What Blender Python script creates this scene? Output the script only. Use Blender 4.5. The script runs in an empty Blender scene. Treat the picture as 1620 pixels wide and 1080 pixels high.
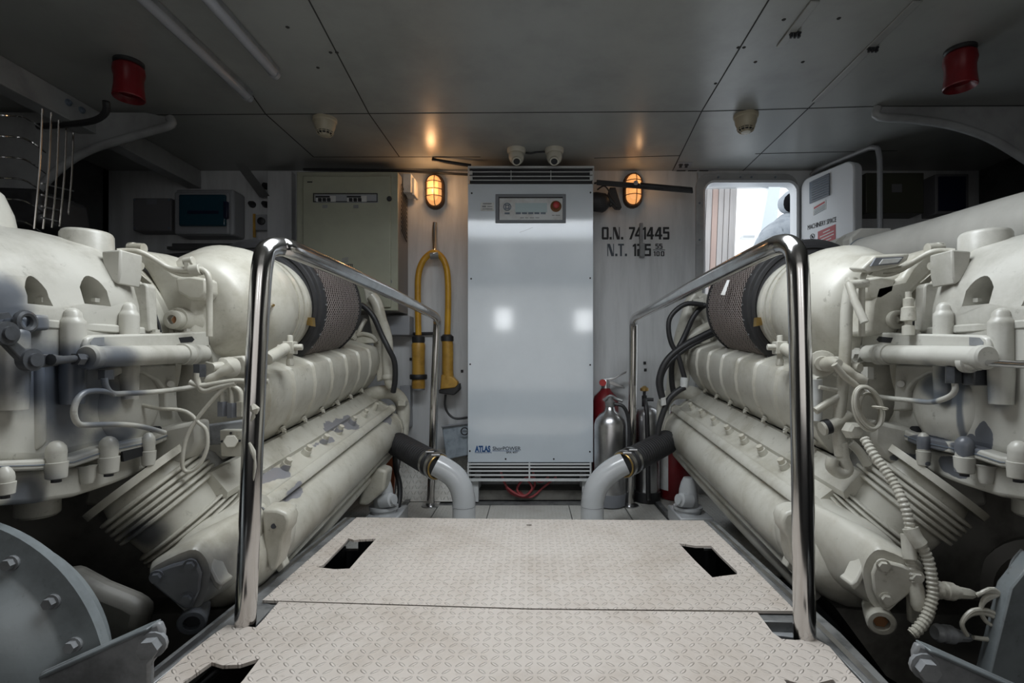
import bpy, bmesh, math, random
from math import sin, cos, pi, sqrt, radians as R
from mathutils import Vector as V, Matrix
from mathutils.geometry import tessellate_polygon
random.seed(4)
sc = bpy.context.scene
col = sc.collection
F = 810.0; CX = 840.0; CY = 570.0; ZC = 0.724
# the room: x to starboard, y forward, z up; the lens stands at (0, 0, ZC).  Points measured off the photograph:
def P(px, py, Y): return V(((px-CX)*Y/F, Y, ZC-(py-CY)*Y/F))          # on the cross-plane y = Y
def PZ(px, py, z):                                                     # on the level plane z
    Y = (ZC-z)*F/(py-CY); return P(px, py, Y)
def PX(px, py, X): return P(px, py, X*F/(px-CX))                       # on the fore-and-aft plane x = X
D = V((-.016, 1, .0975))                                               # how the crankshafts lie
def E(px, py, Yf, Y):                                                  # traced at Yf, slid along the shaft to Y
    return P(px, py, Yf) + D*(Y-Yf)

# ------------------------------------------------------------------ mesh builder
def smooth_path(pts, k=4):
    pts = [V(p) for p in pts]
    if len(pts) < 3 or k < 2: return pts
    out = []
    n = len(pts)
    for i in range(n-1):
        p0 = pts[max(i-1, 0)]; p1 = pts[i]; p2 = pts[i+1]; p3 = pts[min(i+2, n-1)]
        for j in range(k):
            t = j/k
            out.append(.5*((2*p1)+(p2-p0)*t+(2*p0-5*p1+4*p2-p3)*t*t+(3*p1-p0-3*p2+p3)*t**3))
    out.append(pts[-1]); return out
def basis(a):
    a = V(a).normalized()
    u = a.cross(V((0, 0, 1)))
    if u.length < 1e-3: u = a.cross(V((0, 1, 0)))
    u.normalize(); return a, u, a.cross(u)
class MB:
    def __init__(s): s.v = []; s.f = []
    def add(s, vs, fs):
        o = len(s.v); s.v += [V(x) for x in vs]; s.f += [tuple(i+o for i in f) for f in fs]; return s
    def box(s, c, d, rot=None, rz=0):
        m = rot or Matrix.Rotation(rz, 3, 'Z')
        c = V(c); vs = []
        for x in (-.5, .5):
            for y in (-.5, .5):
                for z in (-.5, .5): vs.append(c + m @ V((x*d[0], y*d[1], z*d[2])))
        return s.add(vs, [(0,1,3,2),(4,6,7,5),(0,4,5,1),(2,3,7,6),(0,2,6,4),(1,5,7,3)])
    def bb(s, x0, x1, y0, y1, z0, z1): return s.box(((x0+x1)/2,(y0+y1)/2,(z0+z1)/2), (abs(x1-x0),abs(y1-y0),abs(z1-z0)))
    def prism(s, poly, vec):
        n = len(poly); vec = V(vec); a = [V(p) for p in poly]; b = [p+vec for p in a]
        fs = [tuple(range(n))[::-1], tuple(range(n, 2*n))] + [(i, (i+1)%n, n+(i+1)%n, n+i) for i in range(n)]
        return s.add(a+b, fs)
    def loft(s, secs, closed=True, caps=True):
        n = len(secs[0]); vs = [p for q in secs for p in q]; fs = []
        m = n if closed else n-1
        for i in range(len(secs)-1):
            for j in range(m): fs.append((i*n+j, i*n+(j+1)%n, (i+1)*n+(j+1)%n, (i+1)*n+j))
        if caps and closed:
            fs.append(tuple(range(n))[::-1]); o = (len(secs)-1)*n; fs.append(tuple(range(o, o+n)))
        return s.add(vs, fs)
    def tube(s, path, r, n=10, k=4, caps=True):
        pts = smooth_path(path, k); m = len(pts)
        if isinstance(r, (list, tuple)):
            rs = [];q = len(r)-1
            for i in range(m):
                t = i/(m-1)*q; a = min(int(t), q-1) if q else 0; rs.append(r[a]*(1-(t-a))+r[min(a+1,q)]*(t-a))
        else: rs = [r]*m
        _, u, w = basis(pts[1]-pts[0]); secs = []
        for i in range(m):
            a = (pts[min(i+1, m-1)]-pts[max(i-1, 0)])
            if a.length < 1e-9: a = V((0,0,1))
            a.normalize()
            u = (u - a*u.dot(a)).normalized(); w = a.cross(u)
            secs.append([pts[i]+(u*cos(2*pi*j/n)+w*sin(2*pi*j/n))*rs[i] for j in range(n)])
        return s.loft(secs, True, caps)
    def cyl(s, p0, p1, r0, r1=None, n=20):
        if r1 is None: r1 = r0
        p0 = V(p0); p1 = V(p1); a, u, w = basis(p1-p0)
        return s.loft([[p+(u*cos(2*pi*j/n)+w*sin(2*pi*j/n))*r for j in range(n)] for p, r in ((p0,r0),(p1,r1))])
    def lathe(s, p0, axis, prof, n=40, caps=True):
        p0 = V(p0); a, u, w = basis(axis)
        return s.loft([[p0+a*t+(u*cos(2*pi*j/n)+w*sin(2*pi*j/n))*r for j in range(n)] for t, r in prof], True, caps)
    def bolt(s, p, axis, r=.008, h=.007, stud=True):
        p = V(p); a, u, w = basis(axis)
        s.cyl(p-a*.002, p+a*h*.25, r*1.35, n=14)
        s.cyl(p+a*h*.2, p+a*h, r, n=6)
        if stud: s.cyl(p+a*h*.9, p+a*h*1.5, r*.5, n=8)
        return s
    def ball(s, c, r, n=14, sc_=(1,1,1)):
        c = V(c); secs = []
        for i in range(1, n//2):
            t = pi*i/(n//2)
            secs.append([c+V((sin(t)*cos(2*pi*j/n)*r*sc_[0], sin(t)*sin(2*pi*j/n)*r*sc_[1], -cos(t)*r*sc_[2])) for j in range(n)])
        return s.loft(secs)
    def ring(s, c, axis, Rr, r, n=40, m=8, a0=0, a1=2*pi):
        c = V(c); a, u, w = basis(axis); full = abs(a1-a0-2*pi) < 1e-6; secs = []
        k = n if full else n+1
        for i in range(k):
            t = a0+(a1-a0)*i/n; d = u*cos(t)+w*sin(t)
            secs.append([c+d*(Rr+r*cos(2*pi*j/m))+a*r*sin(2*pi*j/m) for j in range(m)])
        if full: secs.append(secs[0])
        return s.loft(secs, True, not full)
    def plate(s, outer, holes, vec):
        vec = V(vec); loops = [[V(p) for p in l] for l in [outer]+holes]
        flat = [p for l in loops for p in l]; tris = tessellate_polygon(loops); n = len(flat)
        fs = [tuple(t) for t in tris] + [tuple(i+n for i in t)[::-1] for t in tris]; o = 0
        for l in loops:
            m = len(l); fs += [(o+i, o+(i+1)%m, n+o+(i+1)%m, n+o+i) for i in range(m)]; o += m
        return s.add(flat+[p+vec for p in flat], fs)

MIR = None      # when set to (offset), everything built is the mirror twin on the other side
def obj(name, mb, mat, parent=None, bev=0, seg=2, ang=38, twin=True, recalc=True):
    vs = mb.v
    if MIR is not None and twin: vs = [V((MIR-v.x, v.y, v.z)) for v in vs]
    base = V((0,0,0))
    if parent is not None: base = V(parent['_base'])
    else:
        xs = [v.x for v in vs]; ys = [v.y for v in vs]; zs = [v.z for v in vs]
        base = V(((min(xs)+max(xs))/2, (min(ys)+max(ys))/2, min(zs)))
    me = bpy.data.meshes.new(name)
    me.from_pydata([v-base for v in vs], [], mb.f); me.update()
    if recalc:
        bm = bmesh.new(); bm.from_mesh(me); bmesh.ops.remove_doubles(bm, verts=bm.verts, dist=1e-6)
        bmesh.ops.recalc_face_normals(bm, faces=bm.faces); bm.to_mesh(me); bm.free()
    me.shade_smooth(); me.set_sharp_from_angle(angle=R(ang))
    if mat is not None: me.materials.append(mat)
    o = bpy.data.objects.new(name, me); col.objects.link(o)
    if parent is not None: o.parent = parent
    else: o.location = base
    o['_base'] = tuple(base)
    if bev:
        b = o.modifiers.new('bevel', 'BEVEL'); b.width = bev; b.segments = seg; b.limit_method = 'ANGLE'; b.angle_limit = R(35)
        b.harden_normals = False
    return o
def thing(name, loc, label, cat, group=None):
    o = bpy.data.objects.new(name, None); col.objects.link(o); loc = V(loc)
    o.location = loc; o.empty_display_size = .05; o['_base'] = tuple(loc); return tag(o, label, cat, group)
def tag(o, label, cat, group=None, kind=None):
    o['label'] = label; o['category'] = cat
    if group: o['group'] = group
    if kind: o['kind'] = kind
    return o
def struct(name, mb, mat, **k):
    o = obj(name, mb, mat, **k); o['kind'] = 'structure'; return o

def cut(o, cutters):
    """carve closed shapes out of a mesh and keep only the result"""
    for mb in cutters:
        c = obj('carver', mb, None, twin=True)
        c.parent = None
        m = o.modifiers.new('b', 'BOOLEAN'); m.operation = 'DIFFERENCE'; m.object = c; m.solver = 'EXACT'
        bpy.context.view_layer.update()
        dg = bpy.context.evaluated_depsgraph_get()
        me = bpy.data.meshes.new_from_object(o.evaluated_get(dg), depsgraph=dg)
        o.modifiers.remove(m); old = o.data; o.data = me; me.name = old.name
        bpy.data.objects.remove(c)
    o.data.shade_smooth(); o.data.set_sharp_from_angle(angle=R(38))
    return o
def text(name, s, size, loc, mat, parent, rot=None, bold=0, sx=1, align='CENTER', depth=.0006, spacing=1.0):
    cu = bpy.data.curves.new(name, 'FONT'); cu.body = s; cu.size = size; cu.offset = bold; cu.extrude = depth
    cu.align_x = align; cu.align_y = 'CENTER'; cu.space_character = spacing; cu.resolution_u = 3
    t = bpy.data.objects.new('t', cu); col.objects.link(t)
    bpy.context.view_layer.update()
    me = bpy.data.meshes.new_from_object(t.evaluated_get(bpy.context.evaluated_depsgraph_get()))
    bpy.data.objects.remove(t)
    m = Matrix.Translation(V(loc)) @ (rot or Matrix.Rotation(pi/2, 4, 'X')).to_4x4() @ Matrix.Diagonal((sx,1,1,1))
    base = V(parent['_base']) if parent is not None else V(loc)
    me.transform(Matrix.Translation(-base) @ m); me.materials.clear(); me.materials.append(mat)
    o = bpy.data.objects.new(name, me); col.objects.link(o)
    if parent is not None: o.parent = parent
    else: o.location = base
    o['_base'] = tuple(base)
    return o

# ------------------------------------------------------------------ materials
class NT:
    def __init__(s, name):
        s.m = bpy.data.materials.new(name); s.m.use_nodes = True; s.t = s.m.node_tree; s.b = s.t.nodes['Principled BSDF']
    def n(s, typ, **k):
        x = s.t.nodes.new(typ)
        for a, b in k.items(): setattr(x, a, b)
        return x
    def l(s, a, b): s.t.links.new(a, b)
    def math(s, op, a, b=None, c=None, clamp=False):
        x = s.n('ShaderNodeMath', operation=op, use_clamp=clamp)
        for i, q in enumerate((a, b, c)):
            if q is None: continue
            if isinstance(q, (int, float)): x.inputs[i].default_value = q
            else: s.l(q, x.inputs[i])
        return x.outputs[0]
    def mix(s, f, a, b):
        x = s.n('ShaderNodeMix', data_type='RGBA')
        if isinstance(f, (int, float)): x.inputs[0].default_value = f
        else: s.l(f, x.inputs[0])
        for i, q in ((6, a), (7, b)):
            if isinstance(q, tuple): x.inputs[i].default_value = (*q[:3], 1)
            else: s.l(q, x.inputs[i])
        return x.outputs[2]
    def noise(s, scale, detail=4, rough=.6, vec=None, dist=0):
        x = s.n('ShaderNodeTexNoise'); x.inputs['Scale'].default_value = scale; x.inputs['Detail'].default_value = detail
        x.inputs['Roughness'].default_value = rough; x.inputs['Distortion'].default_value = dist
        if vec: s.l(vec, x.inputs['Vector'])
        return x.outputs[0]
    def ramp(s, f, a, b):
        x = s.n('ShaderNodeMapRange', interpolation_type='SMOOTHSTEP'); s.l(f, x.inputs[0])
        x.inputs[1].default_value = a; x.inputs[2].default_value = b; return x.outputs[0]
    def set(s, **k):
        for a, b in k.items():
            i = s.b.inputs[a.replace('_', ' ')]
            if isinstance(b, (int, float)): i.default_value = b
            elif isinstance(b, tuple): i.default_value = (*b, 1)
            else: s.l(b, i)
        return s
    def bump(s, h, strength=.3, dist=.002):
        x = s.n('ShaderNodeBump'); x.inputs['Strength'].default_value = strength; x.inputs['Distance'].default_value = dist
        s.l(h, x.inputs['Height']); s.l(x.outputs[0], s.b.inputs['Normal']); return s
    def co(s, kind='Object', scale=None):
        c = s.n('ShaderNodeTexCoord').outputs[kind]
        if scale:
            m = s.n('ShaderNodeMapping'); m.inputs['Scale'].default_value = scale; s.l(c, m.inputs[0]); c = m.outputs[0]
        return c
def mat(name, c, rough=.5, metal=0, c2=None, ns=8, bump=0, bs=60, stretch=None, spec=.5, coat=0, amount=(.4,.7)):
    t = NT(name); co = t.co('Object', stretch)
    if c2: t.set(Base_Color=t.mix(t.ramp(t.noise(ns, 6, .65, co), *amount), c, c2))
    else: t.set(Base_Color=c)
    t.set(Roughness=rough, Metallic=metal, Specular_IOR_Level=spec, Coat_Weight=coat, Coat_Roughness=.09 if coat >= 1 else .05, Coat_IOR=1.85 if coat >= 1 else 1.5)
    if bump: t.bump(t.noise(bs, 4, .6, co), bump)
    return t.m
def paint(name, c, dirt, rough=.38, soft=(), sharp=(), soft_c=(.10,.12,.15), sharp_c=(.22,.22,.235), bump=.12):
    """thick engine enamel: grime in broad clouds and specks, sprayed dark primer patches (soft) and chipped ones (sharp)"""
    t = NT(name); co = t.co('Object')
    n1 = t.noise(5, 7, .68, co); n2 = t.noise(38, 5, .7, co)
    base = t.mix(t.math('MULTIPLY', t.ramp(n1, .42, .72), .85), c, dirt)
    base = t.mix(t.math('MULTIPLY', t.ramp(n2, .60, .74), .6), base, tuple(x*.55 for x in dirt))
    wob = t.n('ShaderNodeTexNoise'); wob.inputs['Scale'].default_value = 9; wob.inputs['Detail'].default_value = 5; t.l(co, wob.inputs['Vector'])
    def blob(cen, rad, w, lo, hi):
        m = t.n('ShaderNodeVectorMath', operation='SUBTRACT'); t.l(co, m.inputs[0]); m.inputs[1].default_value = cen
        q = t.n('ShaderNodeVectorMath', operation='DIVIDE'); t.l(m.outputs[0], q.inputs[0]); q.inputs[1].default_value = rad
        ln = t.n('ShaderNodeVectorMath', operation='LENGTH'); t.l(q.outputs[0], ln.inputs[0])
        d = t.math('ADD', ln.outputs['Value'], t.math('MULTIPLY', t.math('SUBTRACT', wob.outputs[0], .5), w))
        x = t.n('ShaderNodeMapRange', interpolation_type='SMOOTHSTEP'); t.l(d, x.inputs[0])
        x.inputs[1].default_value = lo; x.inputs[2].default_value = hi; x.inputs[3].default_value = 1; x.inputs[4].default_value = 0
        return x.outputs[0]
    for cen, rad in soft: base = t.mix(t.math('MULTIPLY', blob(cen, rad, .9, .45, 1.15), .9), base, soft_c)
    for cen, rad in sharp: base = t.mix(blob(cen, rad, 2.6, .93, .97), base, sharp_c)
    t.set(Base_Color=base, Roughness=rough, Specular_IOR_Level=.5, Coat_Weight=.12, Coat_Roughness=.25)
    t.bump(t.math('ADD', t.noise(30, 3, .5, co), t.math('MULTIPLY', n1, 2)), bump, .003)
    return t.m
def tread(name, c, c2, cell=.022, strength=.9, ang=0):
    t = NT(name); co = t.co('Object')
    m = t.n('ShaderNodeMapping'); t.l(co, m.inputs[0]); m.inputs['Scale'].default_value = (1/cell, 1/cell, 1/cell); m.inputs['Rotation'].default_value = (0,0,ang)
    x = t.n('ShaderNodeSeparateXYZ'); t.l(m.outputs[0], x.inputs[0]); u, v = x.outputs[0], x.outputs[1]
    par = t.math('FLOORED_MODULO', t.math('ADD', t.math('FLOOR', u), t.math('FLOOR', v)), 2)
    fu = t.math('SUBTRACT', t.math('FRACT', u), .5); fv = t.math('SUBTRACT', t.math('FRACT', v), .5)
    a1 = t.math('ADD', fu, fv); a2 = t.math('SUBTRACT', fu, fv)
    def lz(a, b): 
        return t.math('SUBTRACT', 1, t.math('ADD', t.math('POWER', t.math('ABSOLUTE', t.math('DIVIDE', a, .72)), 2), t.math('POWER', t.math('ABSOLUTE', t.math('DIVIDE', b, .24)), 2)), clamp=True)
    h = t.math('ADD', t.math('MULTIPLY', par, lz(a1, a2)), t.math('MULTIPLY', t.math('SUBTRACT', 1, par), lz(a2, a1)))
    hs = t.ramp(h, 0, .9)
    dirt = t.ramp(t.noise(4.5, 7, .7, co), .42, .72)
    base = t.mix(t.math('MULTIPLY', dirt, .75), c, c2)
    base = t.mix(t.math('MULTIPLY', t.ramp(t.noise(55, 4, .7, co), .60, .75), .5), base, tuple(q*.6 for q in c2))
    base = t.mix(t.math('MULTIPLY', t.math('SUBTRACT', 1, hs), .22), base, tuple(q*.6 for q in c2))
    t.set(Base_Color=base, Roughness=.42)
    t.bump(t.math('ADD', hs, t.math('MULTIPLY', t.noise(90, 3, .6, co), .1)), strength, .0035)
    return t.m
def emis(name, c, s):
    t = NT(name); t.set(Base_Color=c, Emission_Color=c, Emission_Strength=s); return t.m

W_PAINT = paint('engine_enamel', (.56,.545,.475), (.33,.30,.24))
M = dict(
 wall=mat('bulkhead_paint', (.56,.575,.59), .42, c2=(.45,.465,.48), ns=5, stretch=(3,1,.35), bump=.05),
 wall_in=mat('bulkhead_trim_paint', (.33,.34,.345), .45, c2=(.26,.265,.27)),
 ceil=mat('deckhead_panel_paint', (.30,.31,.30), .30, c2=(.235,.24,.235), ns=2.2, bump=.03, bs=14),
 dark=mat('bilge_black', (.018,.018,.019), .7),
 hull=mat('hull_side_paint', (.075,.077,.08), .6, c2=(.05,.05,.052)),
 seam=mat('seam_shadow_gap', (.03,.03,.03), .8),
 steel=mat('polished_stainless', (.66,.65,.64), .16, 1, c2=(.50,.48,.46), ns=14, stretch=(1,1,.15), amount=(.35,.75)),
 steel2=mat('brushed_stainless', (.55,.55,.56), .3, 1, c2=(.40,.40,.41), ns=9),
 alu=mat('scuffed_aluminium', (.26,.265,.265), .45, .5, c2=(.12,.125,.13), ns=22, bump=.2),
 chrome=mat('chrome_rod', (.75,.75,.76), .08, 1),
 cab=mat('cabinet_enamel', (.585,.645,.70), .28, c2=(.55,.61,.665), ns=3, coat=1, bump=.012, bs=6),
 cab_frame=mat('cabinet_grille_paint', (.55,.57,.58), .35),
 gasket=mat('grey_gasket', (.17,.18,.20), .5),
 panelgrey=mat('control_fascia', (.58,.60,.60), .4, c2=(.45,.44,.42), ns=10),
 lcd=mat('lcd_glass', (.42,.52,.54), .15),
 ink=mat('black_ink', (.012,.013,.016), .55),
 ink_fade=mat('faded_black_ink', (.045,.06,.08), .5),
 blue=mat('blue_ink', (.01,.07,.22), .5),
 key=mat('slate_key', (.13,.16,.20), .5),
 red=mat('red_plastic', (.40,.03,.03), .35),
 redpaint=mat('red_enamel', (.16,.008,.012), .3, c2=(.11,.006,.009), ns=7),
 rededge=mat('sticker_red', (.36,.06,.07), .45),
 redhose=mat('red_hose_rubber', (.30,.05,.055), .5),
 orange=mat('rust_orange_paint', (.28,.075,.03), .5),
 rust=mat('rust_stain', (.20,.09,.035), .8),
 yellow=mat('yellow_rubber', (.55,.30,.02), .38, c2=(.42,.22,.02), ns=12),
 yellow2=mat('yellow_plug_plastic', (.50,.29,.05), .42, c2=(.33,.18,.03), ns=14, bump=.1),
 rubber=mat('black_rubber', (.018,.018,.02), .5, bump=.1),
 rubber2=mat('dusty_rubber', (.022,.022,.024), .55, c2=(.014,.014,.015), ns=20),
 beige=mat('beige_box_enamel', (.34,.345,.27), .35, c2=(.30,.305,.24), ns=4),
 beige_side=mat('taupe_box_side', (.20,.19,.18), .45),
 olive=mat('olive_box', (.055,.058,.042), .5),
 navy=mat('navy_box', (.008,.011,.035), .4),
 boxgrey=mat('grey_junction_plastic', (.14,.14,.15), .5),
 boxgrey2=mat('pale_breaker_plastic', (.27,.28,.30), .4),
 tealglass=mat('tinted_breaker_window', (.015,.055,.08), .12),
 plast=mat('ivory_plastic', (.50,.48,.41), .4),
 detect=mat('aged_ivory_plastic', (.40,.36,.27), .4),
 white=mat('white_gelcoat', (.62,.64,.67), .3),
 pipe=mat('pale_grey_pipe_enamel', (.46,.475,.49), .22, c2=(.41,.42,.43), ns=6, coat=.3),
 exh=mat('lagging_paint', (.52,.515,.48), .42, c2=(.43,.425,.395), ns=4, bump=.1),
 filt=mat('brown_filter_paper', (.03,.021,.018), .8, c2=(.06,.036,.03), ns=10),
 wire=mat('filter_wire', (.30,.265,.25), .35, .5),
 blockd=mat('dark_block_paint', (.16,.155,.14), .5, c2=(.07,.068,.06), ns=7),
 darkpr=paint('slate_primer', (.075,.082,.095), (.045,.048,.055), soft=()),
 bluegrey=paint('blue_grey_enamel', (.20,.225,.235), (.10,.11,.115), rough=.33),
 gshade=mat('grey_bracket_enamel', (.24,.25,.26), .4, c2=(.12,.125,.13), ns=10),
 linkd=mat('grey_linkage_steel', (.075,.08,.09), .4, .2, c2=(.045,.048,.05), ns=20),
 brass=mat('brass_fitting', (.42,.28,.10), .3, .8),
 lampbody=mat('lamp_bronze', (.055,.03,.018), .45),
 tube=mat('frosted_light_tube', (.32,.33,.36), .25),
 wood=mat('pale_plank', (.50,.465,.45), .6, c2=(.42,.39,.38), ns=6, stretch=(6,1,.3)),
 wood2=mat('pink_plank', (.52,.38,.33), .6, c2=(.45,.33,.29), ns=6, stretch=(6,1,.3)),
 cloth=mat('white_coverall_cloth', (.33,.355,.39), .8, c2=(.22,.24,.27), ns=14, bump=.5, bs=22),
 hair=mat('black_hair', (.006,.006,.007), .9, spec=.05),
 skin=mat('skin', (.35,.22,.16), .5),
 tread=tread('beige_tread_plate', (.60,.548,.50), (.45,.39,.335), .0195),
 tread2=tread('grey_tread_plate', (.60,.60,.57), (.42,.40,.36), .017),
 tread3=tread('yellowed_tread_plate', (.55,.54,.42), (.40,.38,.29), .024),
)
CZ = ZC+1.037          # deckhead height
WY = 2.8               # forward bulkhead
PLZ = ZC-.512          # raised walkway
BZ = -.42              # bilge
XL, XR, YB = -2.31, 2.45, -1.6
def rrect(x0, x1, z0, z1, r, y, k=5):
    out = []
    for cx, cz, a0 in ((x1-r, z1-r, 0), (x0+r, z1-r, 90), (x0+r, z0+r, 180), (x1-r, z0+r, 270)):
        for i in range(k+1):
            a = R(a0+90*i/k); out.append(V((cx+r*cos(a), y, cz+r*sin(a))))
    return out
def RP(px, py, p0, n):
    d = P(px, py, 1)-V((0,0,ZC)); o = V((0,0,ZC)); n = V(n); t = (V(p0)-o).dot(n)/d.dot(n); return o+d*t
# ---------------------------------------------------------------- shell
dx0, dx1, dz0, dz1 = (1113-CX)*WY/F, (1258-CX)*WY/F, .30, ZC+(CY-289)*WY/F
mb = MB().plate([(XL,WY,BZ),(XR,WY,BZ),(XR,WY,CZ+.02),(XL,WY,CZ+.02)], [rrect(dx0,dx1,dz0,dz1,.055,WY)], (0,.05,0))
struct('wall_front', mb, M['wall'])
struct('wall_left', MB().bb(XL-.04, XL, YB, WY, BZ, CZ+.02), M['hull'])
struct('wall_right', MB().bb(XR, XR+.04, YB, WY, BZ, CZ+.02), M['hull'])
struct('wall_back', MB().bb(XL, XR, YB-.04, YB, BZ, CZ+.02), M['hull'])
struct('floor', MB().bb(XL, XR, YB, WY+.04, BZ-.04, BZ), M['dark'])
hx0, hx1, hy0, hy1 = -.66, .68, .78, 1.38
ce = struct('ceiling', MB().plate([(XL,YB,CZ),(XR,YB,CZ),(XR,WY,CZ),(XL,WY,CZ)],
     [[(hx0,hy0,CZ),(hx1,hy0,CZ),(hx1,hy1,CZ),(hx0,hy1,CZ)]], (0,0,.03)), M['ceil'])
hc = MB()
for a in ((hx0-.02,hx0,hy0-.02,hy1+.02),(hx1,hx1+.02,hy0-.02,hy1+.02),(hx0,hx1,hy0-.02,hy0),(hx0,hx1,hy1,hy1+.02)): hc.bb(*a, CZ+.03, CZ+.16)
struct('trim_1', hc, M['white'])
# deckhead joints
mb = MB()
def seam(a, b, w=.0045, h=.0016):
    p, q = PZ(*a, CZ), PZ(*b, CZ); d = q-p
    mb.box((p+q)/2-V((0,0,h/2-.0004)), (d.length, w, h), rz=math.atan2(d.y, d.x))
for a, b in (((180,182),(1110,176)),((1110,176),(1390,168)),((-200,182),(180,182)),((1390,168),(1800,166)),((486,-5),(584,180)),((584,180),(632,248)),((420,180),(496,248)),
             ((1219,-5),(1110,176)),((1110,176),(1062,274)),((1280,170),(1170,275)),((1455,0),(1280,170)),((496,248),(760,248)),((940,250),(1075,246)),((1195,243),(1420,238)),
             ((396,146),(420,180))): seam(a, b)
struct('trim_2', mb, M['seam'])
mb = MB()
for a, b in (((1452,0),(1290,160)),((1290,0),(1235,72))):
    p, q = PZ(*a, CZ), PZ(*b, CZ); d = q-p; mb.box((p+q)/2-V((0,0,.003)), (d.length, .028, .006), rz=math.atan2(d.y, d.x))
struct('trim_3', mb, M['ceil'], bev=.002)
for px, py in ((1258,50),(1381,73)):
    p = PZ(px, py, CZ); mb = MB()
    mb.box(p-V((0,0,.006)), (.034,.012,.005)); mb.box(p+V((-.012,0,-.012)), (.006,.010,.014)); mb.box(p+V((.012,0,-.012)), (.006,.010,.014)); mb.box(p+V((0,0,-.012)), (.006,.010,.014))
    tag(obj('tube_clip', mb, M['ink']), 'small black clip on the deckhead, the one '+('farther from' if px<1300 else 'nearer to')+' the starboard red sounder', 'clip', 'empty clips on the deckhead')
mb = MB()
for px, py in ((1240,31),(1195,98),(1270,98),(1327,29),(455,43),(503,107),(523,83),(533,83),(1168,75),(1177,75),(1132,132)):
    p = PZ(px, py, CZ); mb.cyl(p-V((0,0,.0022)), p, .0042, .0065, 10)
struct('trim_4', mb, M['seam'])
# bulkhead details: pilasters and door surround
mb = MB(); 
x0, x1 = (430-CX)*WY/F, (468-CX)*WY/F
mb.bb(x0, x1, WY-.05, WY, 0, CZ-.02)
struct('trim_5', mb, M['wall'], bev=.003)
mb = MB(); xs = (172-CX)*WY/F
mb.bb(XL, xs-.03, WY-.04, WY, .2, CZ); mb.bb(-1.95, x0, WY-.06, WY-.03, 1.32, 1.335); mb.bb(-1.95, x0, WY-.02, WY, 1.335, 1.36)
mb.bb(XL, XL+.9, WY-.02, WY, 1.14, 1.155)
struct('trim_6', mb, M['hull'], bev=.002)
mb = MB(); q = .027
mb.plate(rrect(dx0-.045, dx1+.010, dz0-.04, dz1+.045, .07, WY-.012), [rrect(dx0, dx1, dz0, dz1, .055, WY-.012)], (0,.012,0))
dr = struct('door_1', mb, M['wall_in'], bev=.002)
mb = MB().plate(rrect(dx0-.004, dx1+.012, dz0-.01, dz1+.008, .06, WY-.022), [rrect(dx0+.004, dx1-.003, dz0+.004, dz1-.006, .05, WY-.022)], (0,.073,0))
obj('door_lining', mb, M['white'], dr, bev=.003)
mb = MB()
for z in (1.58,1.38,1.18,.98): mb.cyl((dx0-.026,WY-.016,z),(dx0-.026,WY-.011,z),.0055,n=10)
for x in (1.02,1.14,1.2,1.33): mb.cyl((x,WY-.016,dz1+.026),(x,WY-.011,dz1+.026),.0055,n=10)
obj('screw', mb, M['key'], dr)['kind'] = 'stuff'
mb = MB(); mb.box((.91,WY-.003,.95),(.006,.006,1.6)); struct('trim_7', mb, M['wall_in'])
# the open door leaf
TL, TR = V((1.462,2.775,0)), V((1.560,2.47,0))
le = (TR-TL).normalized(); ln = V((le.y, -le.x, 0)).normalized()
if ln.x > 0: ln = -ln
LW = (TR-TL).length; lz0, lz1 = .34, 1.700
def leafpt(u, z, off=0): return V((TL.x,TL.y,0))+le*u+V((0,0,z))+ln*off
def leafrect(u0,u1,z0,z1,r,off): 
    return [leafpt(p.x, p.z, off) for p in rrect(u0,u1,z0,z1,r,0)]
leaf = thing('hatch_door', leafpt(LW/2, lz0), 'white hatch door standing open, with a dark louvre and MACHINERY SPACE lettering', 'door')
obj('door_panel', MB().prism(leafrect(0, LW, lz0, lz1, .05, 0), -ln*.055), M['white'], leaf, bev=.008, seg=3)
pts = [leafpt(.0,1.735,-.075), leafpt(.05,1.752,-.075), leafpt(LW-.02,1.752,-.075), leafpt(LW+.045,1.742,-.07), leafpt(LW+.07,1.70,-.07), leafpt(LW+.075,1.5,-.07), leafpt(LW+.075,.35,-.07)]
obj('seal_frame', MB().tube(pts, .012, 8, 3), M['boxgrey2'], leaf)
def leafpoly(pp, th, off=.0): return MB().prism([RP(x, y, leafpt(0,1,off), ln) for x, y in pp], ln*th)
obj('louvre', leafpoly([(1281.5,288.5),(1313,273.5),(1313,309),(1281.5,322.5)], .006), M['key'], leaf, bev=.002)
mb = MB()
for i in range(9):
    a = i/9+.06; y0, y1 = 288.5+34*a, 273.5+35.5*a
    mb.prism([RP(x, y, leafpt(0,1,.007), ln) for x, y in ((1284,y0-1.5),(1312,y1+.3),(1312,y1+1.5),(1284,y0-.4))], ln*.003)
obj('louvre_slat', mb, M['gasket'], leaf)['kind'] = 'stuff'
obj('notice_sticker', leafpoly([(1286.5,326),(1307,315),(1307,331),(1286.5,341)], .0012), M['panelgrey'], leaf)
obj('sticker_heading', leafpoly([(1288,328),(1305,318),(1305,321),(1288,331)], .002), M['rededge'], leaf)
mb = MB()
for i in range(4):
    mb.prism([RP(x, y, leafpt(0,1,.0018), ln) for x, y in ((1288,332.5+2.4*i),(1305,322.8+2.3*i),(1305,323.6+2.3*i),(1288,333.4+2.4*i))], ln*.0006)
obj('sticker_print', mb, M['key'], leaf)
lrot = Matrix((( -ln.cross(V((0,0,1))).x, 0, ln.x),( -ln.cross(V((0,0,1))).y, 0, ln.y),(0,1,0)))
ev = V((lrot[0][0], lrot[1][0], 0))
if ev.dot(le) < 0: lrot = Matrix(((-lrot[0][0],0,ln.x),(-lrot[1][0],0,ln.y),(0,1,0)))
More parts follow.
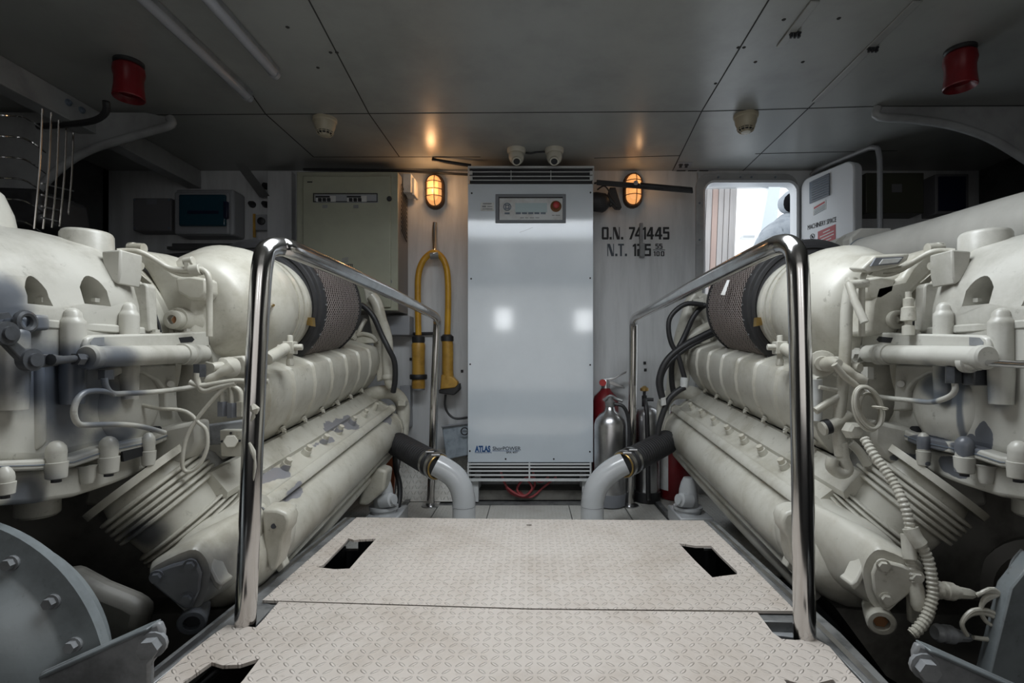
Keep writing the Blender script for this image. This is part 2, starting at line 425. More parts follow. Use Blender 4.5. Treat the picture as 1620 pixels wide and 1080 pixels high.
text('door_lettering', 'MACHINERY SPACE', .036, RP(1299.5,354,leafpt(0,1,.001),ln), M['ink'], leaf, lrot, sx=.56, depth=.0004)
obj('warning_sticker', leafpoly([(1294,366.5),(1322,354.5),(1322,379),(1294,388)], .0012), M['rededge'], leaf)
mb = MB()
for i, (xa, xb) in enumerate(((1302,1313),(1297,1319),(1298,1319),(1302,1315))):
    ya, yb = 369.5+4.8*i-(xa-1297)*.45, 369.5+4.8*i-(xb-1297)*.45
    mb.prism([RP(x, y, leafpt(0,1,.0018), ln) for x, y in ((xa,ya),(xb,yb),(xb,yb+1.6),(xa,ya+1.6))], ln*.0005)
obj('sticker_print', mb, M['panelgrey'], leaf)
for cx, cy in ((1285,374),(1281.5,389),(1289.5,386)):
    c = RP(cx, cy, leafpt(0,1,.001), ln); mb = MB().ring(c, ln, .013, .0014, 24, 5)
    mb.tube([c+le*-.009+V((0,0,.009)), c+le*.009+V((0,0,-.009))], .0014, 5, 1); mb.box(c+V((0,0,-.001)), (.006,.004,.012))
    obj('prohibition_symbol', mb, M['ink'], leaf)
# ---------------------------------------------------------------- outside the door
oy = 3.9
fl = thing('planked_fence', P(1140,470,oy), 'upright pale and pinkish timber planks outside the hatch door', 'fence')
edges = [1107,1118.5,1128,1137.5,1146.5,1155.5,1167]
for i in range(6):
    a, b = edges[i]+.6, edges[i+1]-.6
    obj('plank', MB().prism([P(a,293,oy),P(b,293,oy),P(b-9,520,oy),P(a-9,520,oy)], (0,.03,0)), M['wood2' if i in (2,) else 'wood'], fl)
tag(obj('overhang', MB().prism([P(1100,280,3.75),P(1262,280,3.75),P(1262,294,3.75),P(1100,297,3.75)], (0,.04,0)), M['pipe']), 'pale blue-grey deck edge crossing above the planks outside', 'deck edge')
tag(obj('sloping_stanchion', MB().prism([P(1217,293,3.75),P(1235,293,3.75),P(1222,420,3.75),P(1194,420,3.75)], (0,.1,0)), M['cab']), 'pale blue sloping superstructure post outside, left of the hooded person', 'post')
tag(obj('far_hull', MB().prism([P(1176,372,5.5),P(1210,372,5.5),P(1208,376,5.5),P(1176,376,5.5)], (0,.1,0)), M['pipe']), 'distant low grey shape in the glare beyond the doorway', 'distant hull')
struct('floor_outside', MB().bb(-.2, 4.5, WY+.06, 9, .1, .14), M['white'])
pe = thing('person', P(1240,480,3.35), 'person in a pale hooded coverall leaning in profile outside the open hatch', 'person')
# torso bent forward, one continuous skinned surface: back, shoulder, neck, head
def skin(name, pts, rad, edges_, m, parent, lv=2):
    me = bpy.data.meshes.new(name); base = V(parent['_base']); me.from_pydata([V(p)-base for p in pts], edges_, []); 
    o = bpy.data.objects.new(name, me); col.objects.link(o); o.parent = parent
    s = o.modifiers.new('skin', 'SKIN'); s.use_smooth_shade = True
    for i, r in enumerate(rad): me.skin_vertices[0].data[i].radius = (r, r)
    me.skin_vertices[0].data[0].use_root = True
    u = o.modifiers.new('sub', 'SUBSURF'); u.levels = lv; u.render_levels = lv
    o.data.materials.append(m); return o
Yp = 3.35
pts = [P(1232,560,Yp), P(1226,470,Yp), P(1232,408,Yp), P(1244,366,Yp), P(1249,349,Yp), P(1251,338,Yp), P(1204,450,Yp-.08), P(1214,388,Yp-.1), P(1200,520,Yp-.15), P(1272,470,Yp+.1), P(1268,400,Yp+.1)]
skin('body', pts, [.15,.17,.165,.12,.085,.06,.085,.095,.06,.07,.08], [(0,1),(1,2),(2,3),(3,4),(4,5),(3,7),(7,6),(6,8),(3,10),(10,9)], M['cloth'], pe)
obj('hood', MB().lathe(P(1252,321,Yp), (.42,-.90,-.08), [(-.075,.02),(-.06,.055),(-.01,.080),(.03,.082),(.048,.074),(.054,.066),(.045,.060)], 26, caps=False), M['cloth'], pe)
obj('hair', MB().ball(P(1253,320,Yp-.045), .056, 18, (.95,.95,1.15)), M['hair'], pe)
obj('hood_rim', MB().ring(P(1252,321,Yp)+V((.42,-.90,-.08)).normalized()*.052, (.42,-.90,-.08), .066, .007, 30, 6), M['cloth'], pe)
# ---------------------------------------------------------------- raised walkway plates and lower sole plates
def zpoly(pp, z): return [PZ(x, y, z) for x, y in pp]
far_out = zpoly([(564,818),(840,821),(1113,823),(1187,893),(1259,966),(840,962),(415,949),(490,883)], PLZ)
h1 = zpoly([(502,897),(512,893),(548,856),(551,851),(560,854),(575,853),(595,852),(572,877),(553,899),(530,900)], PLZ)
h2 = zpoly([(1074,859),(1100,863),(1125,863),(1138,877),(1166,904),(1166,908),(1140,911),(1127,913),(1100,887)], PLZ)
h3 = zpoly([(833,829),(841,829),(841,831.5),(833,831.5)], PLZ)
t = MB().plate(far_out, [h1,h2,h3], (0,0,-.006))
tag(obj('tread_plate', t, M['tread']), 'beige diamond tread plate of the raised walkway, the farther of two', 'floor plate')
near_out = zpoly([(441,951.5),(840,964),(1198,968),(1222,1000),(1236,1010),(1258,1012),(1290,1010),(1312,1022),(1340,1055),(1368,1085),(1500,1240),(100,1240),(245,1082),(290,1040),(340,1001),(360,988),(385,990),(405,992),(418,978)], PLZ)
h4 = zpoly([(282,1085),(335,1047),(352,1052),(380,1051),(411,1041),(385,1075),(350,1115),(250,1115)], PLZ)
h5 = zpoly([(1240,1074),(1262,1080),(1290,1081),(1318,1074),(1350,1115),(1270,1115)], PLZ)
tag(obj('tread_plate', MB().plate(near_out, [h4,h5], (0,0,-.006)), M['tread']), 'worn beige tread plate of the raised walkway nearest the lens', 'floor plate')
def beam(pp, z, h, name, label, m='alu'):
    a = zpoly(pp, z); tag(obj(name, MB().prism(a, (0,0,-h)), M[m], bev=.002), label, 'beam')
beam([(545,818),(562,818),(419,952),(434,957),(400,993),(339,1003),(238,1085),(205,1085),(320,995)], PLZ-.007, .06, 'walkway_beam', 'grey scuffed metal channel along the walkway beside the port engine')
beam([(1114,824),(1132,824),(1250,930),(1330,1000),(1412,1085),(1372,1085),(1312,1022),(1292,1008),(1259,966)], PLZ-.007, .06, 'walkway_beam', 'grey scuffed metal channel along the walkway beside the starboard engine')
beam([(410,953),(460,955),(448,968),(408,966)], PLZ-.009, .04, 'cross_bearer', 'short grey cross bearer showing by the foot of the port handrail')
beam([(1190,966),(1262,968),(1268,984),(1206,982)], PLZ-.009, .04, 'cross_bearer', 'short grey cross bearer showing by the foot of the starboard handrail')
beam([(400,993),(408,966),(448,968),(425,993)], PLZ-.03, .02, 'rail_seat', 'pale steel seat plate under the near foot of the port handrail', 'gshade')
beam([(1206,984),(1268,984),(1284,1011),(1222,1003)], PLZ-.03, .02, 'rail_seat', 'pale steel seat plate under the near foot of the starboard handrail', 'gshade')
mb = MB()
for x in (-.60,.60): mb.bb(x-.015, x+.015, .7, 1.62, BZ, PLZ-.075)
mb.bb(-.54,.54, 1.60,1.63, BZ, PLZ-.0075); mb.bb(-.66,.66, 1.62,1.64, BZ, PLZ-.09)  # added dark sheets; their colour stands for the shade below the plate holes
struct('trim_8', mb, M['dark'])
for pp, lb in (([(550,818),(555,818),(345,990),(228,1085),(216,1085),(330,993)], 'thin bright scuffed edge angle along the port walkway channel'), ([(1121,824),(1125,824),(1246,934),(1398,1085),(1386,1085),(1240,936)], 'thin bright scuffed edge angle along the starboard walkway channel')):
    tag(obj('edge_angle', MB().prism(zpoly(pp, PLZ-.004), (0,0,-.003)), M['steel2']), lb, 'beam')
# lower-left corner plate
a = PZ(-40,1062,PLZ-.02); 
tag(obj('tread_plate', MB().prism(zpoly([(-60,1085),(20,1052),(60,1047),(140,1052),(238,1058),(200,1120),(-60,1120)], PLZ-.02), (0,0,-.006)), M['tread3']), 'yellowish tread plate in the bottom left corner of the photo', 'floor plate')
# sole plates at z = 0
def sole(x0,x1,y0,y1,label,z=0,m='tread2'):
    tag(obj('sole_plate', MB().bb(x0,x1,y0,y1,z-.006,z), M[m], bev=.001), label, 'floor plate', 'lower sole plates')
sole(-.20,.185,1.72,2.54,'lower tread plate with rounded corners in front of the tall white cabinet', .006)
sole(-.46,-.205,1.72,2.56,'lower tread plate between the port pipe elbow and the centre plate')
sole(.19,.46,1.72,2.56,'lower tread plate between the starboard pipe elbow and the centre plate')
sole(-.62,-.465,1.72,2.62,'narrow lower tread plate carrying the far foot of the port handrail')
sole(.465,.62,1.72,2.62,'narrow lower tread plate carrying the far foot of the starboard handrail')
sole(-1.1,-.64,1.72,2.79,'lower tread plate beside the forward end of the port engine')
sole(.66,1.2,1.72,2.79,'lower tread plate beside the forward end of the starboard engine')
mb = MB(); mb.bb(-1.2,1.3,1.70,WY,-.05,-.008); 
for x in (-.63,.64): mb.bb(x-.012,x+.012,1.75,2.79,-.02,.012)
struct('trim_9', mb, M['alu'])
tag(obj('sole_plate', MB().prism([V((-.70,2.62,.003)),V((-.34,2.62,.003)),V((-.34,2.79,.24)),V((-.70,2.79,.24))], (0,.004,-.004)), M['tread2']), 'tread plate sloping up against the bulkhead behind the port elbow', 'floor plate', 'lower sole plates')
# ---------------------------------------------------------------- handrails
def handrail(path, feet, label, chips):
    t = thing('handrail', V(path[0]), label, 'handrail')
    obj('rail_tube', MB().tube(path, .0195, 20, 5), M['steel'], t, ang=60)
    for f in feet: obj('foot_flange', MB().lathe(f, (0,0,1), [(0,.045),(.005,.045),(.007,.024),(.016,.022)], 28), M['steel2'], t)
    for a, b, w in chips: obj('paint_flake', MB().tube([a, (V(a)+V(b))/2+V((.002,0,0)), b], [w*.4,w,w*.3], 6, 3), W_PAINT, t)
def dp(n, Y): return V((0,0,0))
L0 = P(387,986,1.0); L0.z = PLZ-.03
lp = [L0, P(394,850,1.0), P(402,650,1.0), P(411,470,1.0), P(417,410,1.005), P(425,394,1.02), P(443,390,1.05), P(470,398,1.095), P(560,436.5,1.37), P(640,474.5,1.83), P(676,493,2.22), P(688,500,2.42), P(691.5,508,2.50), P(691.5,520,2.52), P(688,600,2.53), P(685,700,2.54), V((P(681,803,2.55).x,2.55,0))]
handrail(lp, [lp[-1]], 'polished stainless handrail with flaking paint drips beside the port engine',
   [(P(399,640,.979),P(404,655,.979),.009),(P(401,652,.979),P(397,666,.979),.004),(P(394,700,.979),P(403,728,.979),.005),(P(403,716,.979),P(401,760,.979),.0025)])
R0 = P(1273,1005,.953); R0.z = PLZ-.03
rp = [R0, P(1271,850,.953), P(1268,650,.953), P(1264,470,.953), P(1261,412,.955), P(1254,392,.97), P(1238,386,1.0), P(1210,396,1.06), P(1130,436,1.34), P(1050,478,1.88), P(1015,496.5,2.28), P(1005,502,2.43), P(1002,510,2.50), P(1002,524,2.52), P(1001,620,2.53), P(999,710,2.54), V((P(996,803,2.55).x,2.55,0))]
handrail(rp, [rp[-1]], 'polished stainless handrail beside the starboard engine', [])
# ---------------------------------------------------------------- tall shore-power cabinet
def wallbox(name, label, cat): ...
cb = thing('power_converter_cabinet', P(839,793,2.62), 'tall glossy white power converter cabinet centred on the forward bulkhead', 'cabinet')
fy = 2.60
def q(px, py, y=fy): return P(px, py, y)
def rect(px0, px1, py0, py1, y, d): 
    a, b = P(px0,py0,y), P(px1,py1,y); return MB().bb(a.x,b.x,y,y+d,b.z,a.z)
obj('housing', rect(742.5,937.5,266,731,fy+.012,.17), M['cab_frame'], cb, bev=.003)
obj('front_panel', rect(740,938.5,291,731,fy-.004,.014), M['cab'], cb, bev=.0015)
obj('vent_recess', rect(743,937,266,290,fy+.004,.006), M['ink'], cb)
mb = MB()
for py in (264.5,): 
    a,b = q(740.5,263.5),q(939.5,266.2); mb.bb(a.x,b.x,fy-.008,fy+.006,b.z,a.z)
for py in (272,279,285): a,b = q(744,py-.5),q(936,py+.6); mb.bb(a.x,b.x,fy-.004,fy+.003,b.z,a.z)
for px in (741.2,939): a,b = q(px-.8,263.5),q(px+.5,291); mb.bb(a.x,b.x,fy-.006,fy+.006,b.z,a.z)
for px in (808.5,871.5): a,b = q(px-.5,270),q(px+.5,286); mb.bb(a.x,b.x,fy-.005,fy+.003,b.z,a.z)
for px in (743,933):
    for py in (271,279): a,b = q(px,py),q(px+4.5,py+6); mb.bb(a.x,b.x,fy-.007,fy+.003,b.z,a.z)
obj('top_grille', mb, M['cab_frame'], cb)
obj('lower_recess', rect(745,934,731,757,fy+.165,.01), M['ink'], cb)
mb = MB()
for py, h in ((733.5,1.2),(738.5,1.1),(744.5,1.1),(751,1.2),(758.5,2.0)): a,b = q(741,py-h),q(935,py+h); mb.bb(a.x,b.x,fy-.008,fy+.004,b.z,a.z)
for px in (741,837.5,934): a,b = q(px-1.2,731),q(px+1.2,760); mb.bb(a.x,b.x,fy-.010,fy+.004,b.z,a.z)
obj('lower_grille', mb, M['cab_frame'], cb)
for px in (752,926): 
    a,b = P(px-5,757,fy+.02),P(px+5,760,fy+.02); z0 = .0
    obj('leg', MB().bb(a.x,b.x,fy+.02,fy+.06,z0,a.z), M['cab_frame'], cb, bev=.002)
    obj('leg', MB().bb(a.x,b.x,fy+.13,fy+.17,z0,a.z), M['cab_frame'], cb, bev=.002)
mb = MB(); mb.bb(-.27,.27,fy+.06,fy+.19,.0,.05); obj('plinth_board', mb, M['blockd'], cb)
for px, py in ((746.5,306),(934,305),(745.5,441),(933.5,440),(744,576),(933.5,577),(743.5,713),(933,714),(800,725.5),(876,725.5)):
    c = q(px,py); obj('screw', MB().cyl(c+V((0,-.0065,0)), c, .0045, n=10), M['ink'], cb)
a,b = q(784,308),q(895,353)
fr = obj('display_bezel', MB().plate([(a.x,fy-.012,b.z),(b.x,fy-.012,b.z),(b.x,fy-.012,a.z),(a.x,fy-.012,a.z)],
   [[(a.x+.016,fy-.012,b.z+.014),(b.x-.016,fy-.012,b.z+.014),(b.x-.016,fy-.012,a.z-.014),(a.x+.016,fy-.012,a.z-.014)]], (0,.012,0)), M['gasket'], cb, bev=.002)
obj('display_rim', rect(788,891.5,311.5,349.5,fy-.006,.004), M['ink'], cb)
obj('control_fascia', rect(790,890,313.5,348,fy-.0085,.005), M['panelgrey'], cb)
sc_ = obj('display_screen', rect(815,865.5,321,335.5,fy-.010,.003), M['lcd'], cb); sc_['label'] = 'pale blue-green display screen'
mb = MB()
for i in range(5): a,b = q(816+9.8*i,336.8),q(824+9.8*i,339.4); mb.bb(a.x,b.x,fy-.0115,fy-.008,b.z,a.z)
a,b = q(798.5,337),q(806.5,339.4); mb.bb(a.x,b.x,fy-.0115,fy-.008,b.z,a.z)
obj('key', mb, M['key'], cb)
c = q(802.5,327,fy-.0088); mb = MB().ring(c, (0,1,0), .018, .0025, 28, 6); mb.ring(c, (0,1,0), .009, .0025, 20, 6)
for k in range(4): d = V((cos(k*pi/2+pi/4),0,sin(k*pi/2+pi/4))); mb.cyl(c+d*.013-V((0,.002,0)), c+d*.013, .003, n=8)
obj('emblem', mb, M['key'], cb)
c = q(879.5,326.5,fy-.0088)
obj('stop_button_guard', MB().lathe(c, (0,-1,0), [(0,.028),(.004,.028),(.006,.025),(.012,.022)], 30), M['rust'], cb)
e_ = obj('emergency_stop_button', MB().lathe(c, (0,-1,0), [(.008,.012),(.018,.012),(.02,.0165),(.027,.0165),(.03,.012)], 30), M['red'], cb); e_['label'] = 'red mushroom push button'
obj('rating_plate', rect(760.5,782,320.3,333.5,fy-.006,.002), M['panelgrey'], cb)
mb = MB()
for x0_, x1_, y_, y2_ in ((764,778,322,323.3),(763,769,326,328.2),(771,779,326.6,327.6),(763.5,779,330.6,331.6)): a,b = q(x0_,y_),q(x1_,y2_); mb.bb(a.x,b.x,fy-.0068,fy-.0058,b.z,a.z)
for x0_, x1_, y_ in ((823,829,344.6),(831,836,344.6),(838,845,344.6),(847,853,344.6),(873,877,340.6),(878.5,886,340.6)): a,b = q(x0_,y_),q(x1_,y_+1.1); mb.bb(a.x,b.x,fy-.0095,fy-.0083,b.z,a.z)
obj('small_print', mb, M['gshade'], cb)
text('logo_lettering', 'ATLAS', .040, q(763.8,710.3,fy-.0045), M['blue'], cb, bold=.0022, sx=.66)
text('logo_lettering', 'MARINE SYSTEMS', .0105, q(764.5,715.7,fy-.0045), M['blue'], cb, sx=1.05)
text('logo_lettering', 'ShorPOWER', .026, q(801.5,709.5,fy-.0045), M['ink_fade'], cb, bold=.0004, sx=1.02)
text('logo_lettering', 'SPA 40T', .013, q(810,715.5,fy-.0045), M['ink_fade'], cb, bold=.0003, sx=1.3)
mb = MB(); a,b = q(779,712.5),q(822,713.1); mb.bb(a.x,b.x,fy-.0048,fy-.004,b.z,a.z); obj('logo_rule', mb, M['blue'], cb)
obj('scratch', MB().tube([q(822,367.5,fy-.0042),q(832,364,fy-.0042),q(843,359.5,fy-.0042)], .0006, 5, 3), M['gasket'], cb)
# red hoses under it
hz = MB()
for k, pp in enumerate(([(792,742),(800,765),(815,778),(830,782),(842,770),(833,755)],[(828,785),(818,772),(826,758),(840,752),(855,760),(868,752)],[(800,768),(812,780),(840,784),(858,770),(880,752)],[(842,740),(846,765),(832,782),(822,775)])):
    tag(obj('red_cable', MB().tube([P(x,y+2,2.63+.010*k) for x,y in pp], .006, 8, 4), M['redhose']), ['thin red hose looping lowest under the tall white cabinet','red hose curling at the left under the lower grille of the white cabinet','red hose running right under the lower grille of the white cabinet','red hose crossing the middle bar of the lower cabinet grille'][k], 'hose', 'red hoses under the cabinet')
# ---------------------------------------------------------------- writing on the bulkhead
wl = M['ink']
wt = thing('tonnage_marking', P(1005,405,WY), 'black painted official number and net tonnage on the bulkhead', 'lettering')
def glyph(mb, ch, x0, x1, y0, y1, t=.30, hb=.17):
    """square stencil-poster figures: thick uprights, thinner bars, drawn in a unit box"""
    R_ = []            # quads as ((x,y)*4) in the unit box, y down
    r = lambda a,b,c,d: R_.append(((a,b),(c,b),(c,d),(a,d)))
    if ch in 'O0': r(0,.06,t,.94); r(1-t,.06,1,.94); r(.08,0,.92,hb); r(.08,1-hb,.92,1); 
    elif ch == 'N': r(0,0,.12,1); r(.88,0,1,1); R_.append(((0,0),(t+.1,0),(1,1),(.9-t,1)))
    elif ch == 'T': r(0,0,1,hb*.8); r(.5-t/2,0,.5+t/2,1)
    elif ch == '.': r(0,.8,1,1)
    elif ch == '7': r(0,0,1,hb); R_.append(((1-t*1.1,hb),(1,hb),(.42,1),(.06,1)))
    elif ch == '1': r(.45,0,1,1); R_.append(((0,.12),(.5,0),(.5,.2),(0,.26)))
    elif ch == '4': r(.55,0,.85,1); r(0,.60,1,.76); R_.append(((.5,0),(.75,0),(.28,.62),(.0,.62)))
    elif ch == '5': r(0,0,.96,hb); r(0,0,t,.5); r(0,.36,.94,.36+hb); r(1-t,.40,1,.95); r(0,1-hb,.94,1)
    elif ch == '2': r(0,0,.94,hb); r(1-t,.04,1,.5); r(.06,.42,.94,.42+hb); r(0,.46,t,1); r(0,1-hb,1,1)
    for k, q_ in enumerate(R_): mb.prism([P(x0+(x1-x0)*a, y0+(y1-y0)*b, WY-.0022-.00015*k) for a,b in q_], (0,.0018,0))
def word(name, items, y0, y1, m, **k):
    for ch, a, b in items: mb = MB(); glyph(mb, ch, a, b, y0, y1, **k); obj(name, mb, m, wt)
word('official_number', [('O',952,963),('.',964.3,967.8),('N',969.8,980.5),('.',982.5,986),('7',995,1004.8),('4',1004.5,1016.2),('1',1017,1022),('4',1023,1034.6),('4',1035.8,1047.8),('5',1049,1059)], 359, 378.6, wl)
word('net_tonnage', [('N',961,971.3),('.',973.3,976.8),('T',977.8,987.2),('.',988.6,992)], 385.5, 405, M['ink_fade'])
word('net_tonnage', [('1',1001,1006.5),('2',1008,1018.5),('5',1020,1030)], 385.5, 405, wl)
word('net_tonnage', [('5',1037,1042),('5',1043,1048)], 385.3, 393.2, wl)
word('net_tonnage', [('1',1034,1037),('0',1038.5,1043.5),('0',1045.5,1051)], 397.3, 405, wl)
mb = MB(); a,b = P(1033,394.9,WY),P(1052,395.7,WY); mb.bb(a.x,b.x,WY-.003,WY,b.z,a.z); obj('fraction_bar', mb, wl, wt)
mb = MB(); a,b = P(1011,354,WY),P(1016,395,WY); mb.bb(a.x,b.x,WY-.02,WY-.003,b.z,a.z); a,b = P(1011,386,WY),P(1018.5,408,WY); mb.bb(a.x,b.x,WY-.026,WY-.002,b.z,a.z)
mb.cyl(P(1014,357,WY-.025),P(1014,357,WY-.015),.004,n=8); mb.cyl(P(1014,405,WY-.032),P(1014,405,WY-.02),.004,n=8)
tag(obj('hook_strip', mb, M['gshade'], bev=.002), 'narrow steel hook strip screwed over the painted numbers', 'hook')
# ---------------------------------------------------------------- caged bulkhead lamps
GLOW = NT('lit_lamp_glass'); gc = GLOW.co('Object'); gd = GLOW.n('ShaderNodeVectorMath', operation='LENGTH')
mm = GLOW.n('ShaderNodeMapping'); mm.inputs['Location'].default_value = (0,.03,-.045); mm.inputs['Scale'].default_value=(1,1,.8); GLOW.l(gc, mm.inputs[0]); GLOW.l(mm.outputs[0], gd.inputs[0])
GLOW.set(Base_Color=(.5,.3,.14), Emission_Color=GLOW.mix(GLOW.ramp(gd.outputs['Value'], .012, .05), (1,.72,.36), (1,.42,.13)), Emission_Strength=GLOW.math('ADD', .85, GLOW.math('MULTIPLY', GLOW.math('SUBTRACT', 1, GLOW.ramp(gd.outputs['Value'], .006, .042)), 6)), Roughness=.3)
def lamp(px, py, label):
    c = P(px, py, WY); c.y = WY
    t = thing('bulkhead_lamp', c+V((0,0,-.07)), label, 'lamp')
    def stad(w, h, y, n=9):
        out = []
        for k in range(n+1): a = pi*k/n; out.append(c+V((w*cos(a), y, h-w+w*sin(a))))
        for k in range(n+1): a = pi+pi*k/n; out.append(c+V((w*cos(a), y, -(h-w)+w*sin(a))))
        return out
    obj('back_plate', MB().loft([stad(.052,.094,0), stad(.052,.094,-.02), stad(.047,.088,-.03)]), M['lampbody'], t)
    obj('lamp_glass', MB().loft([stad(.038,.078,-.028), stad(.037,.077,-.055), stad(.028,.066,-.074), stad(.012,.045,-.08)]), GLOW.m, t)
    cg = MB(); s1 = stad(.046,.087,-.034); cg.tube(s1+[s1[0]], .004, 6, 1)
    for dz in (.038,.0,-.038): cg.tube([c+V((-.046,-.034,dz)), c+V((-.041,-.066,dz)), c+V((0,-.088,dz)), c+V((.041,-.066,dz)), c+V((.046,-.034,dz))], .0022, 6, 3)
    cg.tube([c+V((.008,-.034,.087)), c+V((.008,-.07,.076)), c+V((.008,-.09,.03)), c+V((.008,-.09,-.03)), c+V((.008,-.07,-.076)), c+V((.008,-.034,-.087))], .0022, 6, 3)
    obj('wire_cage', cg, M['lampbody'], t)
    l = bpy.data.lights.new('lamp_bulb', 'POINT'); l.energy = .85; l.color = (1,.55,.25); l.shadow_soft_size = .02
    o = bpy.data.objects.new('lamp_bulb', l); col.objects.link(o); o.location = c+V((0,-.13,.0))
lamp(689,305,'lit oval caged lamp on the bulkhead above the yellow cable')
lamp(1000,303,'lit oval caged lamp on the bulkhead above the painted numbers, half behind a black bar')
# ---------------------------------------------------------------- yellow shore cable
hk = thing('cable_hook', P(688,375,WY), 'long steel hook on the bulkhead holding the yellow cable', 'hook')
obj('hook_bar', MB().tube([P(688,352,WY-.012),P(687,368,WY-.016),P(687.5,385,WY-.03),P(688,399,WY-.055),P(688,403,WY-.09)], .013, 10, 4), M['steel'], hk)
obj('back_plate', rect(684,691,350,392,WY-.006,.006), M['steel2'], hk, bev=.002)
yc = thing('shore_power_cable', P(686,540,WY-.06), 'yellow shore power cable hung in a loop on a bulkhead hook', 'cable')
Yc = WY-.075
obj('cable', MB().tube([P(662,533,Yc),P(661,470,Yc),P(662,435,Yc),P(668,415,Yc),P(677,404,Yc),P(686,399.5,Yc),P(695,403,Yc),P(703,414,Yc),P(708,435,Yc),P(709,480,Yc),P(707.5,534,Yc)], .0165, 16, 5), M['yellow'], yc)
obj('cable_saddle', MB().lathe(P(681,404,Yc),(1,0,.1),[(0,.02),(.044,.02)],16), M['alu'], yc)
pl_ = obj('plug', MB().lathe(P(662,534,Yc),(0,0,-1),[(.028,.032),(.04,.036),(.10,.034),(.16,.033),(.20,.034),(.262,.036),(.27,.034)],24), M['yellow2'], yc)
obj('plug_gland', MB().lathe(P(662,530,Yc),(0,0,-1),[(0,.022),(.01,.034),(.034,.034),(.044,.03)],18), M['rubber'], pl_ if False else yc)
obj('plug_collar', MB().lathe(P(662,592,Yc),(0,0,-1),[(0,.043),(.004,.046),(.022,.046),(.026,.043)],24), M['rubber'], yc)
obj('plug_face', MB().lathe(P(662,613,Yc),(0,0,-1),[(0,.034),(.012,.034),(.014,.028)],24), M['gasket'], yc)
obj('socket', MB().loft([[P(707,538,Yc)+V((.030*cos(a)+o_, .030*sin(a)*1.05, -z)) for a in [2*pi*k/20 for k in range(20)]] for z, o_ in ((0,0),(.02,.004),(.12,.004),(.17,.004),(.21,.008))]), M['yellow2'], yc)
obj('socket_spout', MB().prism([P(698,592,Yc-.03),P(716,596,Yc-.03),P(724,604,Yc-.03),P(724,613,Yc-.03),P(696,616,Yc-.03)], (0,.06,0)), M['yellow2'], yc, bev=.006)
obj('socket_gland', MB().lathe(P(707.5,529,Yc),(0,0,-1),[(0,.022),(.01,.034),(.036,.034)],18), M['rubber'], yc)
obj('socket_lid', MB().prism([P(694,616,Yc-.04),P(719,613,Yc-.04),P(726,606,Yc-.04),P(727,616,Yc-.04),P(718,625,Yc-.04),P(694,622,Yc-.04)], (0,.075,0)), M['rubber2'], yc, bev=.005)
tag(obj('black_cable', MB().tube([P(705,624,Yc),P(704,640,Yc),P(708,652,Yc),P(716,660,Yc),P(726,662,Yc),P(740,660,Yc)], .006, 8, 4), M['rubber']), 'thin black cable looping from the yellow socket toward the white cabinet', 'cable')
# ---------------------------------------------------------------- boxes on the bulkhead
eb = thing('electrical_cabinet', P(548,492,2.62), 'large beige electrical enclosure with two rows of breakers', 'cabinet')
y0 = 2.58
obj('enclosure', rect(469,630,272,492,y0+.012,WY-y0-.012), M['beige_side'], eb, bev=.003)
obj('cabinet_frame', rect(469,629.5,271.5,491,y0,.014), M['beige'], eb, bev=.004)
obj('cabinet_door', rect(479,618,278,486,y0-.012,.014), M['beige'], eb, bev=.004)
a,b = q(497.5,307,y0),q(598.5,321,y0)
mb = MB().plate([(a.x,y0-.016,b.z),(b.x,y0-.016,b.z),(b.x,y0-.016,a.z),(a.x,y0-.016,a.z)], [[(a.x+.004,y0-.016,b.z+.004),(b.x-.004,y0-.016,b.z+.004),(b.x-.004,y0-.016,a.z-.004),(a.x+.004,y0-.016,a.z-.004)]], (0,.004,0))
obj('breaker_window_rim', mb, M['ink'], eb); obj('breaker_window', rect(498,598,307.5,320.5,y0-.0135,.002), M['boxgrey2'], eb)
for px in (502,551):
    bk = obj('breaker_block', rect(px-2,px+29,309.5,319,y0-.018,.005), M['panelgrey'], eb, bev=.001)
    for k in range(3): obj('breaker_switch', rect(px+1+7*k,px+6+7*k,313,318,y0-.026,.01), M['ink'], eb)
    mb = MB(); a,b = q(px,312,y0),q(px+22,314.3,y0); mb.bb(a.x,b.x,y0-.022,y0-.018,b.z,a.z); obj('breaker_link', mb, M['ink'], eb)
    obj('breaker_label', rect(px+8,px+16,324,329,y0-.0135,.0015), M['gshade'], eb)
c = q(616,314.5,y0-.013); obj('door_lock', MB().lathe(c,(0,-1,0),[(0,.013),(.003,.013),(.006,.010)],20), M['ink'], eb)
obj('small_print', rect(486,494,286.8,288.6,y0-.0135,.001), M['ink'], eb)
text('maker_lettering', 'FERRETTI', .019, q(546,420,y0-.0128), M['ink'], eb, sx=1.0, bold=.0005)
mb = MB()
for k in range(4): mb.prism([q(541+0*k,408+2.1*k,y0-.0128),q(551,407+2.1*k,y0-.0128),q(551,408.2+2.1*k,y0-.0128),q(541,409.3+2.1*k,y0-.0128)],(0,.001,0))
obj('emblem', mb, M['gshade'], eb)
c = q(607.5,453,y0-.0125); o_ = obj('push_button', MB().lathe(c,(0,-1,0),[(0,.015),(.006,.015),(.014,.013)],20), M['red'], eb); o_['label'] = 'red push button'
c = q(616,445,y0-.001); obj('indicator_button', MB().lathe(c,(0,-1,0),[(0,.013),(.004,.013),(.008,.009)],20), M['gasket'], eb)
mb = MB(); xx = (630-CX)*(y0+.05)/F+.004
for k in range(12): 
    z = 1.63-.021*k; x_ = (630-CX)*y0/F+.003
    mb.prism([V((x_,y0+.05,z)),V((x_,y0+.16,z-.035)),V((x_,y0+.16,z-.043)),V((x_,y0+.05,z-.008))],(.003,0,0))
obj('side_vent', mb, M['ink'], eb)
